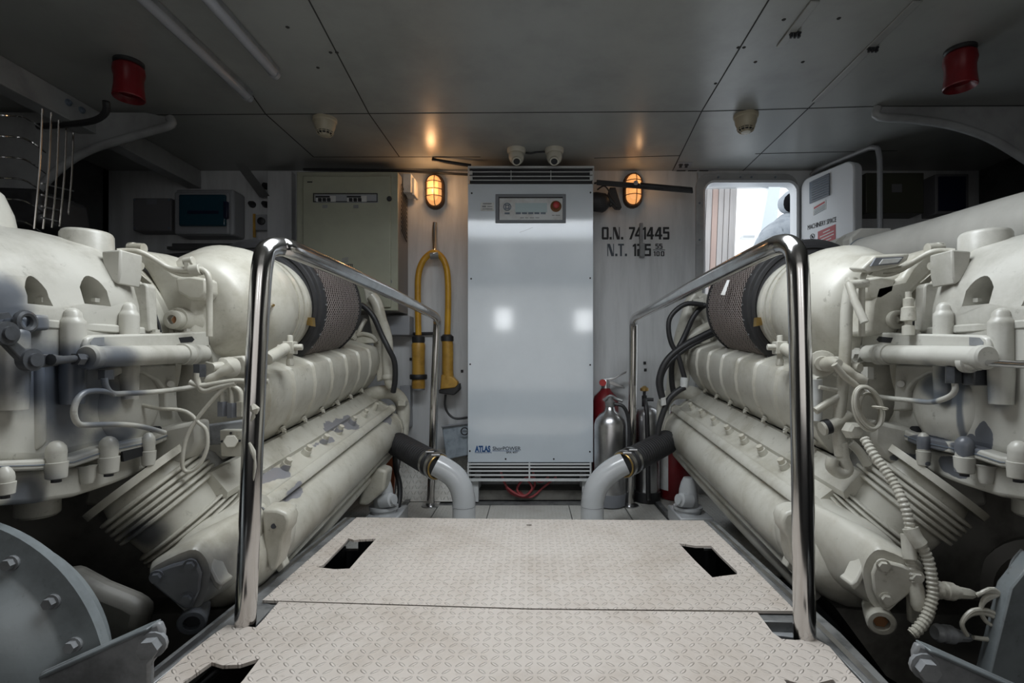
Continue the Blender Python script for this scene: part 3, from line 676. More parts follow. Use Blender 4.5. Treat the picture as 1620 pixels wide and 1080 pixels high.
mb = MB(); x_ = (630-CX)*y0/F; mb.bb(x_,x_+.045,y0+.09,y0+.2,1.60,1.70); mb.bb(x_+.045,x_+.06,y0+.1,y0+.19,1.59,1.68)
j = tag(obj('terminal_box', mb, M['panelgrey'], bev=.004), 'small cream terminal box on the side of the beige enclosure', 'terminal box')
tag(obj('conduit_box', rect(612,648,499,530,2.7,.1), M['boxgrey2'], bev=.004), 'small grey box on the bulkhead under the beige enclosure', 'box')
tag(obj('cable_duct', MB().tube([P(600,529,WY-.02),P(690,527,WY-.02)], .008, 8, 1), M['rubber']), 'thin dark conduit on the bulkhead behind the port handrail', 'conduit')
bx = thing('breaker_enclosure', P(322,373,2.70), 'pale plastic breaker box with a tinted blue window', 'box')
obj('housing', rect(277,370,299,372,2.69,.11), M['boxgrey2'], bx, bev=.014, seg=4)
obj('housing_flange', rect(275,362,303,370,2.675,.03), M['boxgrey2'], bx, bev=.01, seg=3)
w_ = obj('tinted_window', rect(282,356,307,357,2.655,.02), M['tealglass'], bx, bev=.008, seg=3)
obj('window_latch', rect(353,359,318,345,2.65,.02), M['navy'], bx, bev=.003)
obj('breaker_row', rect(296,345,333,338,2.652,.01), M['navy'], bx)
jb = thing('junction_box', P(240,365,2.72), 'square grey junction box left of the tinted breaker box', 'box')
obj('housing', rect(210,271,313,365,2.71,.09), M['boxgrey'], jb, bev=.006)
for px, py in ((213,316),(268,316),(213,361),(268,361)): c = q(px,py,2.71); obj('screw', MB().cyl(c-V((0,.003,0)),c,.006,n=10), M['key'], jb)
obj('warning_sticker', rect(232,248,314.5,323,2.7085,.001), M['gasket'], jb)
mb = MB()
for px, py in ((397,322),(418,322),(419,293)):
    c = P(px,py,WY-.02); tag(obj('cable_gland', MB().lathe(c+V((0,.02,0)),(0,-1,0),[(0,.018),(.01,.018),(.02,.012),(.03,.012)],18), M['rubber']), {397:'round black cable gland, lower left of three beside the breaker box',418:'round black cable gland, lower right of three beside the breaker box',419:'round black cable gland, uppermost of three beside the breaker box'}[px], 'cable gland', 'glands beside the breaker box')
sw = thing('fused_switch', P(413,363,WY-.03), 'small switch unit with a green strip on the bulkhead right of the breaker box', 'switch')
obj('switch_body', rect(402,427,339,364,WY-.035,.035), M['boxgrey2'], sw, bev=.004)
obj('switch_knob', MB().lathe(P(414,350,WY-.036),(0,-1,0),[(0,.02),(.01,.02),(.014,.014)],18), M['rubber'], sw)
obj('earth_strip', rect(400,403.5,338,375,WY-.04,.01), M['yellow2'], sw)
tag(obj('knee_bracket', MB().prism([P(370,258,2.5),P(378,258,2.5),P(420,312,2.76),P(410,312,2.76)], (.03,0,.0)), M['wall_in'], bev=.002), 'slanting flat strut from the deckhead to the bulkhead beside the breaker box', 'strut')
# right-hand boxes
ob = thing('olive_cabinet', P(1412,336,2.7), 'dark olive wall cabinet with a small pale label, right of the open door', 'cabinet')
obj('housing', rect(1370,1462,273,337,2.69,.11), M['olive'], ob, bev=.004); obj('paper_label', rect(1411,1427,291,304,2.688,.002), M['boxgrey'], ob)
nb = thing('navy_cabinet', P(1507,336,2.7), 'narrow dark blue box in a grey frame, right of the olive cabinet', 'cabinet')
obj('frame', rect(1480,1533,275,338,2.70,.10), M['boxgrey'], nb, bev=.004); obj('blue_front', rect(1486,1528,279,333,2.692,.01), M['navy'], nb)
# black bar, motor
cl = thing('door_closer_bar', P(1025,300,2.66), 'flat black bar slanting across the right bulkhead lamp', 'bar')
obj('bar', MB().prism([P(944,284,2.66),P(1096,296,2.66),P(1097,305,2.66),P(944,292,2.66)], (0,.012,0)), M['rubber'], cl, bev=.003)
obj('grip', MB().tube([P(1012,293,2.655),P(1094,300.5,2.655)], .014, 12, 1), M['rubber'], cl)
obj('pivot', MB().cyl(P(1006,289,2.64),P(1006,289,WY),.012,n=14), M['alu'], cl)
mo = thing('small_motor', P(956,330,2.72), 'small black motor with wiring between the cabinet and the right lamp', 'motor')
obj('motor_body', MB().lathe(P(935,318,2.72),(1,0,-.15),[(0,.045),(.02,.05),(.07,.05),(.085,.04),(.10,.016),(.11,.016)],24), M['rubber2'], mo)
obj('motor_bracket', MB().prism([P(965,296,2.70),P(974,296,2.70),P(984,328,2.70),P(975,328,2.70),P(960,312,2.7)], (0,.05,0)), M['rubber'], mo, bev=.003)
obj('wire', MB().tube([P(945,300,2.7),P(955,294,2.68),P(962,300,2.68),P(966,310,2.69),P(975,322,2.7)], .004, 6, 4), M['rubber'], mo)
obj('wire', MB().tube([P(940,290,2.7),P(952,288,2.69),P(960,292,2.7),P(970,288,2.71)], .005, 6, 4), M['rubber2'], mo)
tag(obj('overhead_conduit', MB().tube([P(684,252,2.62),P(700,255,2.62),P(745,262,2.66)], .009, 8, 2), M['ink']), 'short dark conduit under the deckhead above the left lamp', 'conduit')
tag(obj('overhead_conduit', MB().tube([P(480,268,2.72),P(630,270,2.76),P(740,276,2.76)], .007, 8, 2), M['ink']), 'long dark conduit along the top of the bulkhead behind the left lamp', 'conduit')
sp = thing('pictogram_plate', PZ(1098,270,CZ), 'black safety pictograms on a small plate on the deckhead inside the hatch door', 'sign')
def cpoly(pp, d, h): return MB().prism([PZ(x,y,CZ)-V((0,0,d)) for x,y in pp], (0,0,-h))
obj('backing_plate', cpoly([(1060,277),(1072,256.5),(1096,256.5),(1092,266.5),(1136,266.5),(1126,277)], 0, .002), M['boxgrey2'], sp)
for x in (1066,1084,1102): obj('pictogram_tile', cpoly([(x,275.5),(x+5,268.5),(x+19,268.5),(x+14,275.5)], .002, .001), M['ink'], sp)
for x in (1066,1084,1102): obj('pictogram_arrow', cpoly([(x+5,273.5),(x+8,270.5),(x+14,270.5),(x+11,272),(x+12,273.5)], .003, .0006), M['gshade'], sp)
for x in (1074,1083): obj('pictogram_figure', cpoly([(x,264.5),(x+1,261),(x-1,260.5),(x+1,258.5),(x+6,258.5),(x+7,260.5),(x+5,261),(x+4.5,264.5)], .002, .001), M['ink'], sp)
# deckhead fittings
def detector(px, py, label, group):
    c = PZ(px, py, CZ); t = thing('smoke_detector', c, label, 'smoke detector', group)
    obj('base', MB().lathe(c,(0,0,-1),[(0,.05),(.012,.05),(.016,.046)],30), M['detect'], t)
    obj('sensor_body', MB().lathe(c-V((0,0,.014)),(0,0,-1),[(0,.045),(.02,.043),(.042,.034)],30), M['detect'], t)
    obj('sensor_slots', MB().lathe(c-V((0,0,.05)),(0,0,-1),[(0,.034),(.016,.028)],30), M['ink'], t)
    g = MB(); 
    for k in range(12): a = 2*pi*k/12; d = V((cos(a),sin(a),0)); g.tube([c-V((0,0,.053))+d*.036, c-V((0,0,.066))+d*.031, c-V((0,0,.073))+d*.02], .0018, 5, 1)
    g.ring(c-V((0,0,.0615)),(0,0,1),.033,.0018,24,5); g.lathe(c-V((0,0,.066)),(0,0,-1),[(0,.022),(.007,.02),(.009,.012)],24)
    obj('sensor_cage', g, M['detect'], t)
detector(514,188,'ivory smoke detector on the deckhead, port side', None)
detector(1180,182,'ivory smoke detector on the deckhead, starboard side near the open door', None)
def camera_dome(px, label, side):
    c = PZ(px, 236, CZ); t = thing('security_camera', c, label, 'security camera')
    obj('mount', MB().lathe(c,(0,0,-1),[(0,.046),(.012,.046),(.022,.042)],28), M['plast'], t)
    obj('camera_ball', MB().ball(c-V((0,0,.038)), .038, 22), M['plast'], t)
    d = V((side*.15,-.62,-.75)).normalized(); p = c-V((0,0,.038))+d*.030
    obj('lens_tube', MB().lathe(p,d,[(0,.024),(.012,.022)],20), M['plast'], t)
    obj('lens', MB().lathe(p+d*.0125,d,[(0,.016),(.001,.013)],20), M['ink'], t)
camera_dome(817,'left one of two dome cameras above the white cabinet',.3)
camera_dome(877,'right one of two dome cameras above the white cabinet',-.3)
tag(obj('camera_cable', MB().tube([PZ(826,239,CZ)-V((0,0,.006)),PZ(838,240,CZ)-V((0,0,.008)),PZ(850,239,CZ)-V((0,0,.006)),PZ(868,238,CZ)-V((0,0,.006))], .004, 6, 3), M['ink']), 'black cable linking the two dome cameras', 'cable')
def sounder(px, py, label):
    c = PZ(px, py, CZ); t = thing('alarm_sounder', c, label, 'alarm')
    obj('base', MB().lathe(c,(0,0,-1),[(0,.045),(.008,.045),(.012,.04)],28), M['rubber'], t)
    obj('horn', MB().lathe(c-V((0,0,.01)),(0,0,-1),[(0,.036),(.01,.046),(.03,.048),(.05,.043),(.08,.044),(.115,.048),(.118,.046),(.112,.038),(.1,.03)],32), M['redpaint'], t)
sounder(204,98,'red alarm sounder on the deckhead above the port gearbox')
sounder(1519,78,'red alarm sounder on the deckhead above the starboard gearbox')
def light_tube(X, y0, y1, label):
    t = thing('light_tube', (X,(y0+y1)/2,CZ), label, 'light tube')
    obj('channel', MB().bb(X-.018,X+.018,y0,y1,CZ-.022,CZ-.0), M['gshade'], t, bev=.003)
    obj('diffuser', MB().loft([[V((X+.0165*cos(a),y,CZ-.021-.017*sin(a))) for a in [pi*k/8 for k in range(9)]] for y in (y0+.01,y1-.005)]), M['tube'], t)
    obj('end_cap', MB().loft([[V((X+.019*cos(a),y,CZ-.0215-.020*sin(a))) for a in [pi*k/8 for k in range(9)]] for y in (y1-.012,y1+.004)]), M['boxgrey2'], t)
light_tube(-1.09,.95,1.975,'unlit tubular lamp under the deckhead, the outboard of two')
light_tube(-.908,.80,1.815,'unlit tubular lamp under the deckhead, the inboard of two')
# girder and frames
mb = MB(); X = -1.80
gd_ = thing('deck_girder', (X,1.8,CZ), 'pale longitudinal girder under the deckhead, port side', 'girder')
obj('web', MB().prism([V((X,.6,CZ-.001)),V((X,2.79,CZ-.001)),V((X,2.79,CZ-.09)),V((X,.6,CZ-.09))],(-.012,0,0)), M['wall_in'], gd_, bev=.002)
obj('flange', MB().bb(X-.07,X+.002,.6,2.79,CZ-.10,CZ-.089), M['wall_in'], gd_, bev=.002)
c = V((X+.002,1.99,CZ-.045)); obj('bolt', MB().bolt(c+V((0,0,.01)),(1,0,0),.01,.008), M['key'], gd_); obj('bolt', MB().bolt(c+V((0,.06,.01)),(1,0,0),.01,.008), M['key'], gd_)
def frame(pp, tops, Y, label):
    t = thing('knee_brace', P(*pp[0],Y), label, 'brace')
    obj('web', MB().prism([P(x,y,Y) for x,y in pp+tops], (0,.012,0)), M['wall_in'], t)
    obj('flange', MB().tube([P(x,y,Y) for x,y in pp], .017, 10, 4), M['wall_in'], t)
frame([(268,186),(271,197),(240,207),(195,220),(150,234),(105,258),(60,300),(20,350),(0,390)], [(-160,390),(-160,178),(230,178)], 2.12, 'curved knee brace between the deckhead and the port hull side')
frame([(1388,170),(1390,184),(1440,188),(1500,197),(1555,214),(1600,238),(1650,275),(1680,330)], [(1770,330),(1770,160),(1400,162)], 2.09, 'curved knee brace between the deckhead and the starboard hull side')
tag(obj('flexible_duct', MB().tube([P(168,160,1.78),P(167,178,1.8),P(150,190,1.82),P(115,196,1.85),P(60,200,1.86)], .011, 8, 4), M['rubber']), 'black hose drooping from the port deck girder', 'hose')
# wire rack
rk = thing('wire_rack', P(60,370,1.75), 'chrome wire basket rack in the dark upper left corner', 'rack')
for i, (xa, ya, xb, yb) in enumerate(((67,172,54,362),(81,178,68,362),(93,190,82,360),(105,200,94,358),(116,210,106,356))):
    obj('upright_wire', MB().tube([P(xa,ya,1.72+.05*i),P((xa+xb)/2+2,(ya+yb)/2,1.72+.05*i),P(xb,yb,1.72+.05*i)], .003, 6, 3), M['steel'], rk)
for k in range(6):
    y = 182+33*k
    obj('hoop_wire', MB().tube([P(-60,y-2,1.55),P(0,y,1.6),P(35,y+3,1.68),P(56,y+14,1.74),P(72,y+26,1.85)], .003, 6, 4), M['steel'], rk)
for k in range(4):
    y = 298+18*k
    obj('cross_wire', MB().tube([P(66,y-8,1.75),P(116,y+4,2.0)], .003, 6, 1), M['steel2'], rk)
tag(obj('dark_tub', MB().prism([P(-60,292,1.8),P(56,296,1.8),P(64,352,1.8),P(-60,372,1.8)], (0,.22,0)), M['rubber2'], bev=.02, seg=3), 'dark plastic tub held in the wire rack', 'tub')
# ---------------------------------------------------------------- extinguishers, tray
def ext1():
    c = P(965,793,2.555); c.z = .003
    t = thing('fire_extinguisher', c, 'stainless steel fire extinguisher standing against the white cabinet', 'fire extinguisher')
    H = .47
    obj('cylinder', MB().lathe(c,(0,0,1),[(.03,.07),(.05,.078),(H-.07,.078),(H-.045,.072),(H-.02,.055),(H,.028),(H+.02,.022)],40), M['steel2'], t)
    obj('base_ring', MB().lathe(c,(0,0,1),[(0,.068),(.005,.075),(.06,.080),(.065,.079)],40), M['gasket'], t)
    obj('valve', MB().lathe(c+V((0,0,H+.015)),(0,0,1),[(0,.022),(.03,.026),(.04,.016),(.06,.016)],20), M['alu'], t)
    obj('handle', MB().tube([c+V((-.03,0,H+.05)),c+V((0,-.01,H+.075)),c+V((.03,-.01,H+.06)),c+V((.06,-.02,H+.05))], .008, 8, 3), M['alu'], t)
    obj('hose', MB().tube([c+V((.02,-.02,H+.035)),c+V((.06,-.03,H+.025)),c+V((.085,-.03,H-.03)),c+V((.088,-.045,H-.12)),c+V((.083,-.05,H-.25))], .009, 8, 4), M['rubber'], t)
ext1()
def ext2():
    c = P(958,793,2.715); c.z = .003; H = .56
    t = thing('fire_extinguisher', c, 'red fire extinguisher with a silver lever head behind the stainless one', 'fire extinguisher')
    obj('cylinder', MB().lathe(c,(0,0,1),[(0,.065),(.02,.068),(H-.06,.068),(H-.03,.06),(H,.03),(H+.015,.022)],32), M['redpaint'], t)
    obj('gauge', MB().lathe(c+V((-.02,-.03,H+.045)),(0,-1,0),[(0,.018),(.01,.018)],18), M['red'], t)
    obj('valve', MB().lathe(c+V((0,0,H)),(0,0,1),[(0,.022),(.05,.024),(.06,.018)],18), M['steel2'], t)
    for a, b, z in ((.02,.11,.105),(.02,.10,.02)):
        obj('lever', MB().prism([c+V((-.02,-.012,H+.06)),c+V((a+.02,-.012,H+.07 if z>.05 else H+.05)),c+V((b,-.012,H+z)),c+V((b,-.012,H+z-.008)),c+V((a,-.012,H+.05 if z>.05 else H+.035))],(0,.024,0)), M['steel2'], t, bev=.002)
ext2()
def ext3():
    c = P(1024,790,2.64); c.z = .003; H = .49
    t = thing('fire_extinguisher', c, 'slim chrome fire extinguisher with a brass valve right of the far handrail post', 'fire extinguisher')
    obj('cylinder', MB().lathe(c,(0,0,1),[(.02,.058),(.03,.062),(H-.05,.062),(H-.02,.05),(H,.018)],32), M['steel2'], t)
    obj('base_boot', MB().lathe(c,(0,0,1),[(0,.066),(.05,.066),(.052,.063)],32), M['rubber'], t)
    obj('valve', MB().lathe(c+V((-.015,0,H-.01)),(0,0,1),[(0,.013),(.06,.013),(.062,.008),(.09,.008)],16), M['rubber'], t)
    obj('valve_wheel', MB().lathe(c+V((-.015,0,H+.07)),(0,0,1),[(0,.006),(.005,.022),(.018,.022),(.03,.006)],14), M['brass'], t)
    obj('hose', MB().tube([c+V((-.02,-.03,H+.03)),c+V((-.02,-.075,H-.02)),c+V((-.015,-.078,H-.2)),c+V((-.012,-.075,.06)),c+V((-.01,-.08,.02))], .012, 8, 4), M['rubber'], t)
    obj('side_port', MB().cyl(c+V((-.015,0,H+.03)),c+V((.03,-.01,H+.03)),.009,n=12), M['rubber'], t)
ext3()
c = P(1068,790,2.70); c.z = .003
t = thing('fire_extinguisher', c, 'red cylinder with a paper label standing under the forward end of the starboard engine', 'fire extinguisher')
obj('cylinder', MB().lathe(c,(0,0,1),[(0,.075),(.01,.082),(.40,.082),(.43,.07),(.45,.02)],32), M['redpaint'], t)
obj('paper_label', MB().loft([[c+V((.083*cos(a),.083*sin(a),z)) for a in [R(-170+8*k) for k in range(6)]] for z in (.05,.36)], closed=False), M['panelgrey'], t)
tr = thing('plastic_tray', P(718,728,2.62), 'scuffed translucent plastic tray leaning between the port post and the cabinet', 'tray')
obj('tray_box', MB().prism([P(699,676,2.62),P(741,670,2.62),P(741,720,2.62),P(706,727,2.62)], (0,.10,0)), mat('translucent_plastic', (.26,.30,.34), .3, c2=(.16,.19,.22), ns=22, bump=.3), tr, bev=.005)
obj('tray_rim', MB().tube([P(698,675,2.61),P(741,669,2.61)], .005, 6, 1), M['gasket'], tr)
obj('snap_clip', MB().ring(P(735,682,2.60),(0,1,0), .018,.003,20,6), M['ink'], tr)
tag(obj('wall_socket', rect(632,649,610,676,2.74,.06), M['boxgrey2'], bev=.004), 'grey socket box low on the bulkhead beside the port engine end', 'socket')
tag(obj('rust_board', MB().prism([P(604,700,2.5),P(628,700,2.5),P(622,785,2.5),P(611,790,2.5)], (0,.02,0)), M['orange']), 'rust-orange panel glimpsed below the forward end of the port engine', 'panel')
# bulkhead small holes
mb = MB()
for px, py in ((731,587),(1020,574),(650,568),(1021,585)): mb.box(P(px,py,WY-.002),(.014,.004,.016))
struct('trim_10', mb, M['ink'])
# white strainers on the sole
def strainer(side):
    global MIR
    t = thing('sea_strainer', (P(592,818,2.3) if side<0 else P(1090,818,2.3)), 'white cast strainer body on the sole at the forward end of the '+('port' if side<0 else 'starboard')+' engine', 'strainer')
    c = P(604,830,2.2) if side < 0 else P(1092,830,2.2); c.z = 0
    obj('base_box', MB().bb(c.x-.06,c.x+.08,c.y-.06,c.y+.14,0,.065), M['pipe'], t, bev=.006)
    obj('pump_body', MB().lathe(c+V((0,.03,.065)),(0,0,1),[(0,.055),(.015,.055),(.02,.045),(.10,.038),(.13,.03),(.15,.02)],28), M['pipe'], t)
    obj('lid_flange', MB().lathe(c+V((0,.03,.08)),(0,0,1),[(0,.062),(.012,.062)],28), M['pipe'], t)
    obj('side_cap', MB().lathe(c+V((-side*-.0,.0,.12)),(-side*.9,-.3,.3) if False else (side*-.9,-.3,.2),[(0,.03),(.05,.03),(.055,.022),(.065,.022)],20), M['pipe'], t)
strainer(-1); strainer(1)
# elbows with hoses
def elbow(pts, hose, label):
    t = thing('pipe_elbow', V((pts[-1].x, pts[-1].y, 0)), label, 'pipe')
    obj('elbow_pipe', MB().tube(pts, .0475, 28, 6), M['pipe'], t)
    obj('weld_seam', MB().ring(pts[-2],(0,0,1),.0478,.0012,32,5), M['gshade'], t)
    d = (hose[1]-hose[0]); L = d.length; d.normalize(); prof = []
    n = 22
    for i in range(n*4+1):
        s = i/(n*4); prof.append((s*L, .0535+.0022*sin(2*pi*n*s)))
    obj('corrugated_hose', MB().lathe(hose[0], d, prof, 30), M['rubber2'], t, ang=80)
    for s in (.012,.055):
        c = hose[0]+d*s; obj('hose_clamp', MB().lathe(c-d*.008,d,[(0,.056),(0,.0585),(.016,.0585),(.016,.056)],32), M['steel2'], t)
        k = c+V((0,-.03,.05)); obj('clamp_screw', MB().cyl(k-V((.014,0,0)),k+V((.02,0,0)),.006,n=10), M['steel2'], t)
    obj('sealant_ring', MB().ring(hose[0]-d*.004,d,.050,.004,32,6), M['brass'], t)
Ye = 2.12
lpts = [P(690,735,Ye),P(703,742,Ye),P(718,753,Ye),P(728,768,Ye),P(733,785,Ye),P(734,800,Ye)]; b = lpts[-1].copy(); b.z = 0.0; lpts.append(b)
elbow(lpts, [P(693,738,Ye), P(628,702,2.36)], 'white pipe elbow with black corrugated hose at the forward end of the port engine')
rpts = [P(988,733,Ye),P(974,740,Ye),P(958,752,Ye),P(945,768,Ye),P(939,785,Ye),P(937,800,Ye)]; b = rpts[-1].copy(); b.z = 0.0; rpts.append(b)
elbow(rpts, [P(986,735,Ye), P(1056,698,2.36)], 'white pipe elbow with black corrugated hose at the forward end of the starboard engine')
# ================================================================ engines and gearboxes
DU = D.normalized()
def sect(pp, Yf, Y, off=None):
    return [E(x, y, Yf, Y) for x, y in pp]
def build_engine(side):
    global MIR
    MIR = None if side < 0 else .022
    nm = 'port' if side < 0 else 'starboard'
    bx = -1.05 if side < 0 else 1.072
    eng = thing('marine_engine', (bx, 1.9, BZ+.05), 'cream painted V diesel engine with a mesh air filter drum, on the %s side' % nm, 'engine')
    base = V(eng['_base'])
    def loc(p): 
        p = V(p); p = V((MIR-p.x, p.y, p.z)) if MIR is not None else p
        return tuple(p-base)
    if side < 0:
        sharp = [(loc(P(452,782,1.38)),(.035,.07,.022)), (loc(P(545,667,1.9)),(.05,.22,.035)), (loc(P(515,700,1.7)),(.04,.12,.014)), (loc(P(430,752,1.38)),(.03,.07,.014)), (loc(P(612,668,2.4)),(.03,.12,.04))]
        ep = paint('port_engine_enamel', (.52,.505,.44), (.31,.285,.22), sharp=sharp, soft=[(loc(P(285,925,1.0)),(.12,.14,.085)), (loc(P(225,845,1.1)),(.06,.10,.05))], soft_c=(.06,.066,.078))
    else:
        ep = paint('starboard_engine_enamel', (.52,.51,.455), (.32,.30,.24))
    # --- air filter drum
    r = .205; c0 = P(432,482,1.75)
    fil = obj('air_filter', MB().lathe(c0, DU, [(-.085,.196),(.29,.196),(.295,.15)], 60), M['filt'], eng); fil['label'] = 'brown air filter drum under a wire mesh'
    wm = MB(); NW = 80; L = .345; a_, u_, w_ = basis(DU)
    def wire(k, s):
        prev = []
        for i in range(9):
            t = i/8; a = 2*pi*k/NW + s*t*L/.205*.9
            if i % 1 == 0: prev.append((t*L-.062, a))
        vs = []; 
        for t, a in prev:
            d = u_*cos(a)+w_*sin(a); tn = (w_*cos(a)-u_*sin(a))
            p = c0+a_*t+d*.2025
            vs += [p+tn*.0016, p+d*.0016, p-tn*.0016]
        fs = []
        for i in range(8):
            for j in range(2): fs.append((i*3+j, i*3+j+1, i*3+3+j+1, i*3+3+j))
        wm.add(vs, fs)
    for k in range(NW): wire(k, 1); wire(k, -1)
    obj('wire_mesh', wm, M['wire'], fil, recalc=False)
    obj('rim_band', MB().lathe(c0, DU, [(-.097,.16),(-.099,.19),(-.097,.203),(-.088,.209),(-.064,.208),(-.062,.202),(-.062,.19)], 60), M['rubber2'], fil)
    obj('rim_band', MB().lathe(c0+DU*.285, DU, [(0,.2),(0,.208),(.012,.208),(.012,.18)], 60), M['rubber2'], fil)
    obj('rubber_boot', MB().lathe(c0, DU, [(-.118,.140),(-.118,.150),(-.110,.168),(-.104,.170),(-.102,.176),(-.106,.180),(-.104,.190),(-.097,.194)], 60), M['rubber'], fil)
    for k in range(26): a = 2*pi*k/26; d = u_*cos(a)+w_*sin(a); obj('rim_clip', MB().box(c0+d*.209-DU*.076, (.005,.006,.005)), M['alu'], fil)
    # --- compressor housing of the turbocharger
    tb = obj('turbocharger', MB().lathe(P(369,486,1.475), DU, [(-.19,.085),(-.185,.108),(-.17,.122),(-.12,.146),(-.08,.160),(-.05,.170),(.0,.171),(.045,.166),(.075,.155),(.085,.150)], 56), ep, eng)
    obj('housing_ring', MB().lathe(P(369,486,1.475)+DU*.075, DU, [(0,.150),(.0,.160),(.022,.160),(.024,.152),(.03,.152),(.03,.162),(.042,.162),(.044,.150)], 56), ep, tb)
    obj('intake_lip', MB().lathe(P(369,486,1.475)+DU*.118, DU, [(0,.150),(.02,.157),(.05,.157),(.06,.150),(.066,.12)], 56), ep, tb)
    # support foot, oil fitting, sensor
    obj('support_foot', MB().prism([E(371,455,1.45,1.42),E(398,452,1.45,1.42),E(398,530,1.45,1.42),E(402,570,1.45,1.42),E(374,572,1.45,1.42),E(367,520,1.45,1.42)], (0,.06,0)), ep, tb, bev=.01, seg=3)
    obj('sensor_plug', MB().lathe(P(424,486,1.38),(.6,-.8,.05),[(0,.012),(.02,.012),(.022,.008),(.045,.007)],14), ep, tb)
    obj('sensor_tip', MB().lathe(P(431,484,1.35),(.6,-.8,.05),[(0,.004),(.018,.003)],10), M['brass'], tb)
    obj('brass_stop', MB().prism([P(486,502,1.62),P(494,502,1.62),P(495,516,1.62),P(485,514,1.62)],(0,.02,0)), M['brass'], fil)
    # valve below
    vv = obj('drain_valve', MB().cyl(P(422,568,1.32),P(455,549,1.42),.016,n=16), ep, eng)
    mb = MB(); c = P(459,550,1.42); mb.box(c,(.030,.03,.035)); mb.cyl(c-V((.03,.01,0)),c+V((.035,.0,.002)),.009,n=8); mb.cyl(c-V((0,0,.035)),c+V((0,0,.035)),.008,n=8); mb.cyl(c-V((0,0,.05)),c-V((0,0,.03)),.011,n=6)
    obj('valve_cock', mb, ep, vv, bev=.002)
    # --- ribbed head cover
    pro = [(430,520),(545,532),(590,546),(596.5,549),(599,554),(600.5,570),(597,586),(589,601),(574,618),(520,640),(430,640)]
    secs = []; ribs = [1.36+.15*k for k in range(0,8)]
    ys = [1.30]
    for rr in ribs: ys += [rr-.052, rr-.02, rr-.013, rr-.007, rr+.0, rr+.007, rr+.013, rr+.022]
    ys = sorted(y for y in set(ys+[2.40, 2.405]) if 1.30 <= y <= 2.405)
    for y in ys:
        sw = .06
        row = []
        for i, (x, z) in enumerate(pro):
            lag = (.0,.0,0,0,.0,.004,.018,.034,.055,.05,0)[i]
            f = 0
            for rr in ribs:
                dd = y-rr
                if abs(dd) < .0085: f = 1.0
                elif abs(dd) < .024: f = -.45
            ctr = (520, 590); k = 1 + f*.022
            if y > 2.40: k *= .97
            xx = ctr[0]+(x-ctr[0])*k if i in (2,3,4,5,6,7,8) else x; zz = ctr[1]+(z-ctr[1])*k if i in (1,2,3,4,5,6,7) else z
            row.append(E(xx, zz, 2.4, y+lag))
        secs.append(row)
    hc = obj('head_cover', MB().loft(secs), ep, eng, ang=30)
    obj('cover_end_cap', MB().prism([E(x,y,2.4,2.40) for x,y in [(440,528),(545,538),(588,553),(592,572),(582,598),(568,612),(440,630)]], DU*.03), ep, hc, bev=.006)
    for k in range(0,7):
        c = E(583,611,2.4,1.36+.15*k+.03); b_ = MB().bolt(c, (.55,-.2,-.5), .007, .012); obj('cover_screw', b_, ep, hc)
    # grey-black joint below the head cover and the block behind
    obj('engine_block', MB().loft([[E(x,y,2.4,Y) for x,y in [(300,560),(530,600),(556,616),(566,640),(580,690),(560,720),(480,760),(300,760)]] for Y in (1.27,2.42)]), M['blockd'], eng)
    obj('oil_pan', MB().loft([[E(x,y,2.4,Y) for x,y in [(300,740),(560,730),(600,726),(560,780),(480,830),(300,840)]] for Y in (1.2,2.35)]), M['blockd'], eng)
    # --- coolant rail (flat strip) between cover and manifold
    st = MB().loft([[E(x,y,2.5,Y) for x,y in [(583,615),(590,614),(603,629),(602,634),(590,630)]] for Y in (1.20,2.46)])
    obj('coolant_rail', st, ep, eng, bev=.0)
    # --- water-cooled exhaust manifold: sloping deck with bolts, bead, rounded face
    man_pro = [(590,628),(600,631),(612,640),(616,642),(621,640),(626,643),(627,648),(623,652),(628,655),(636,664),(639,676),(637,688),(632,696),(627,700),(629,704),(626,709),(614,712),(596,716),(560,690),(560,640)]
    man = obj('exhaust_manifold', MB().loft([[E(x,y,2.5,Y) for x,y in man_pro] for Y in (1.25,1.6,2.0,2.46)]), ep, eng, ang=50)
    obj('manifold_end', MB().loft([[E(604+(x-604)*k,676+(y-676)*k,2.5,Y) for x,y in man_pro] for Y,k in ((2.46,1.05),(2.475,1.06),(2.49,1.04),(2.50,.9))]), ep, man, ang=50)
    c_ = [(442,731),(477,710),(506,691),(530,677),(553,660),(573,649),(588,638)]
    Xs = -.715
    for i,(x,y) in enumerate(c_):
        Y = [1.46,1.60,1.74,1.88,2.03,2.18,2.33][i]
        c = E(607,636,2.5,Y)
        b_ = obj('manifold_bolt', MB().cyl(c-V((.006,0,.01)), c+V((.010,-.004,.014)), .016, .013, 16), ep, man)
        obj('bolt_head', MB().cyl(c+V((.010,-.004,.013)), c+V((.018,-.008,.026)), .0095, n=6), M['plast'], b_)
    # pipe running under the manifold
    obj('lower_pipe', MB().tube([E(610,722,2.5,1.3),E(612,722,2.5,1.8),E(612,720,2.5,2.3),E(618,712,2.5,2.46)], .028, 14, 3), ep, eng)
    # end bend at the forward end
    obj('end_bend', MB().tube([E(580,624,2.5,2.38),E(600,619,2.5,2.46),E(618,622,2.5,2.52),E(630,636,2.5,2.55),E(634,655,2.5,2.55),E(632,690,2.5,2.54)], .034, 18, 4), ep, eng)
    obj('bend_lug', MB().bb(*sorted((E(630,630,2.5,2.5).x, E(642,630,2.5,2.5).x)), 2.49, 2.55, E(0,642,2.5,2.5).z, E(0,634,2.5,2.5).z), ep, eng, bev=.003)
    # --- housing where the manifold turns up into the bellows
    hs = MB()
    # bellows axis
    ax = V((.60,.24,-.79)).normalized(); c1 = P(255,782,1.2); R1 = .114
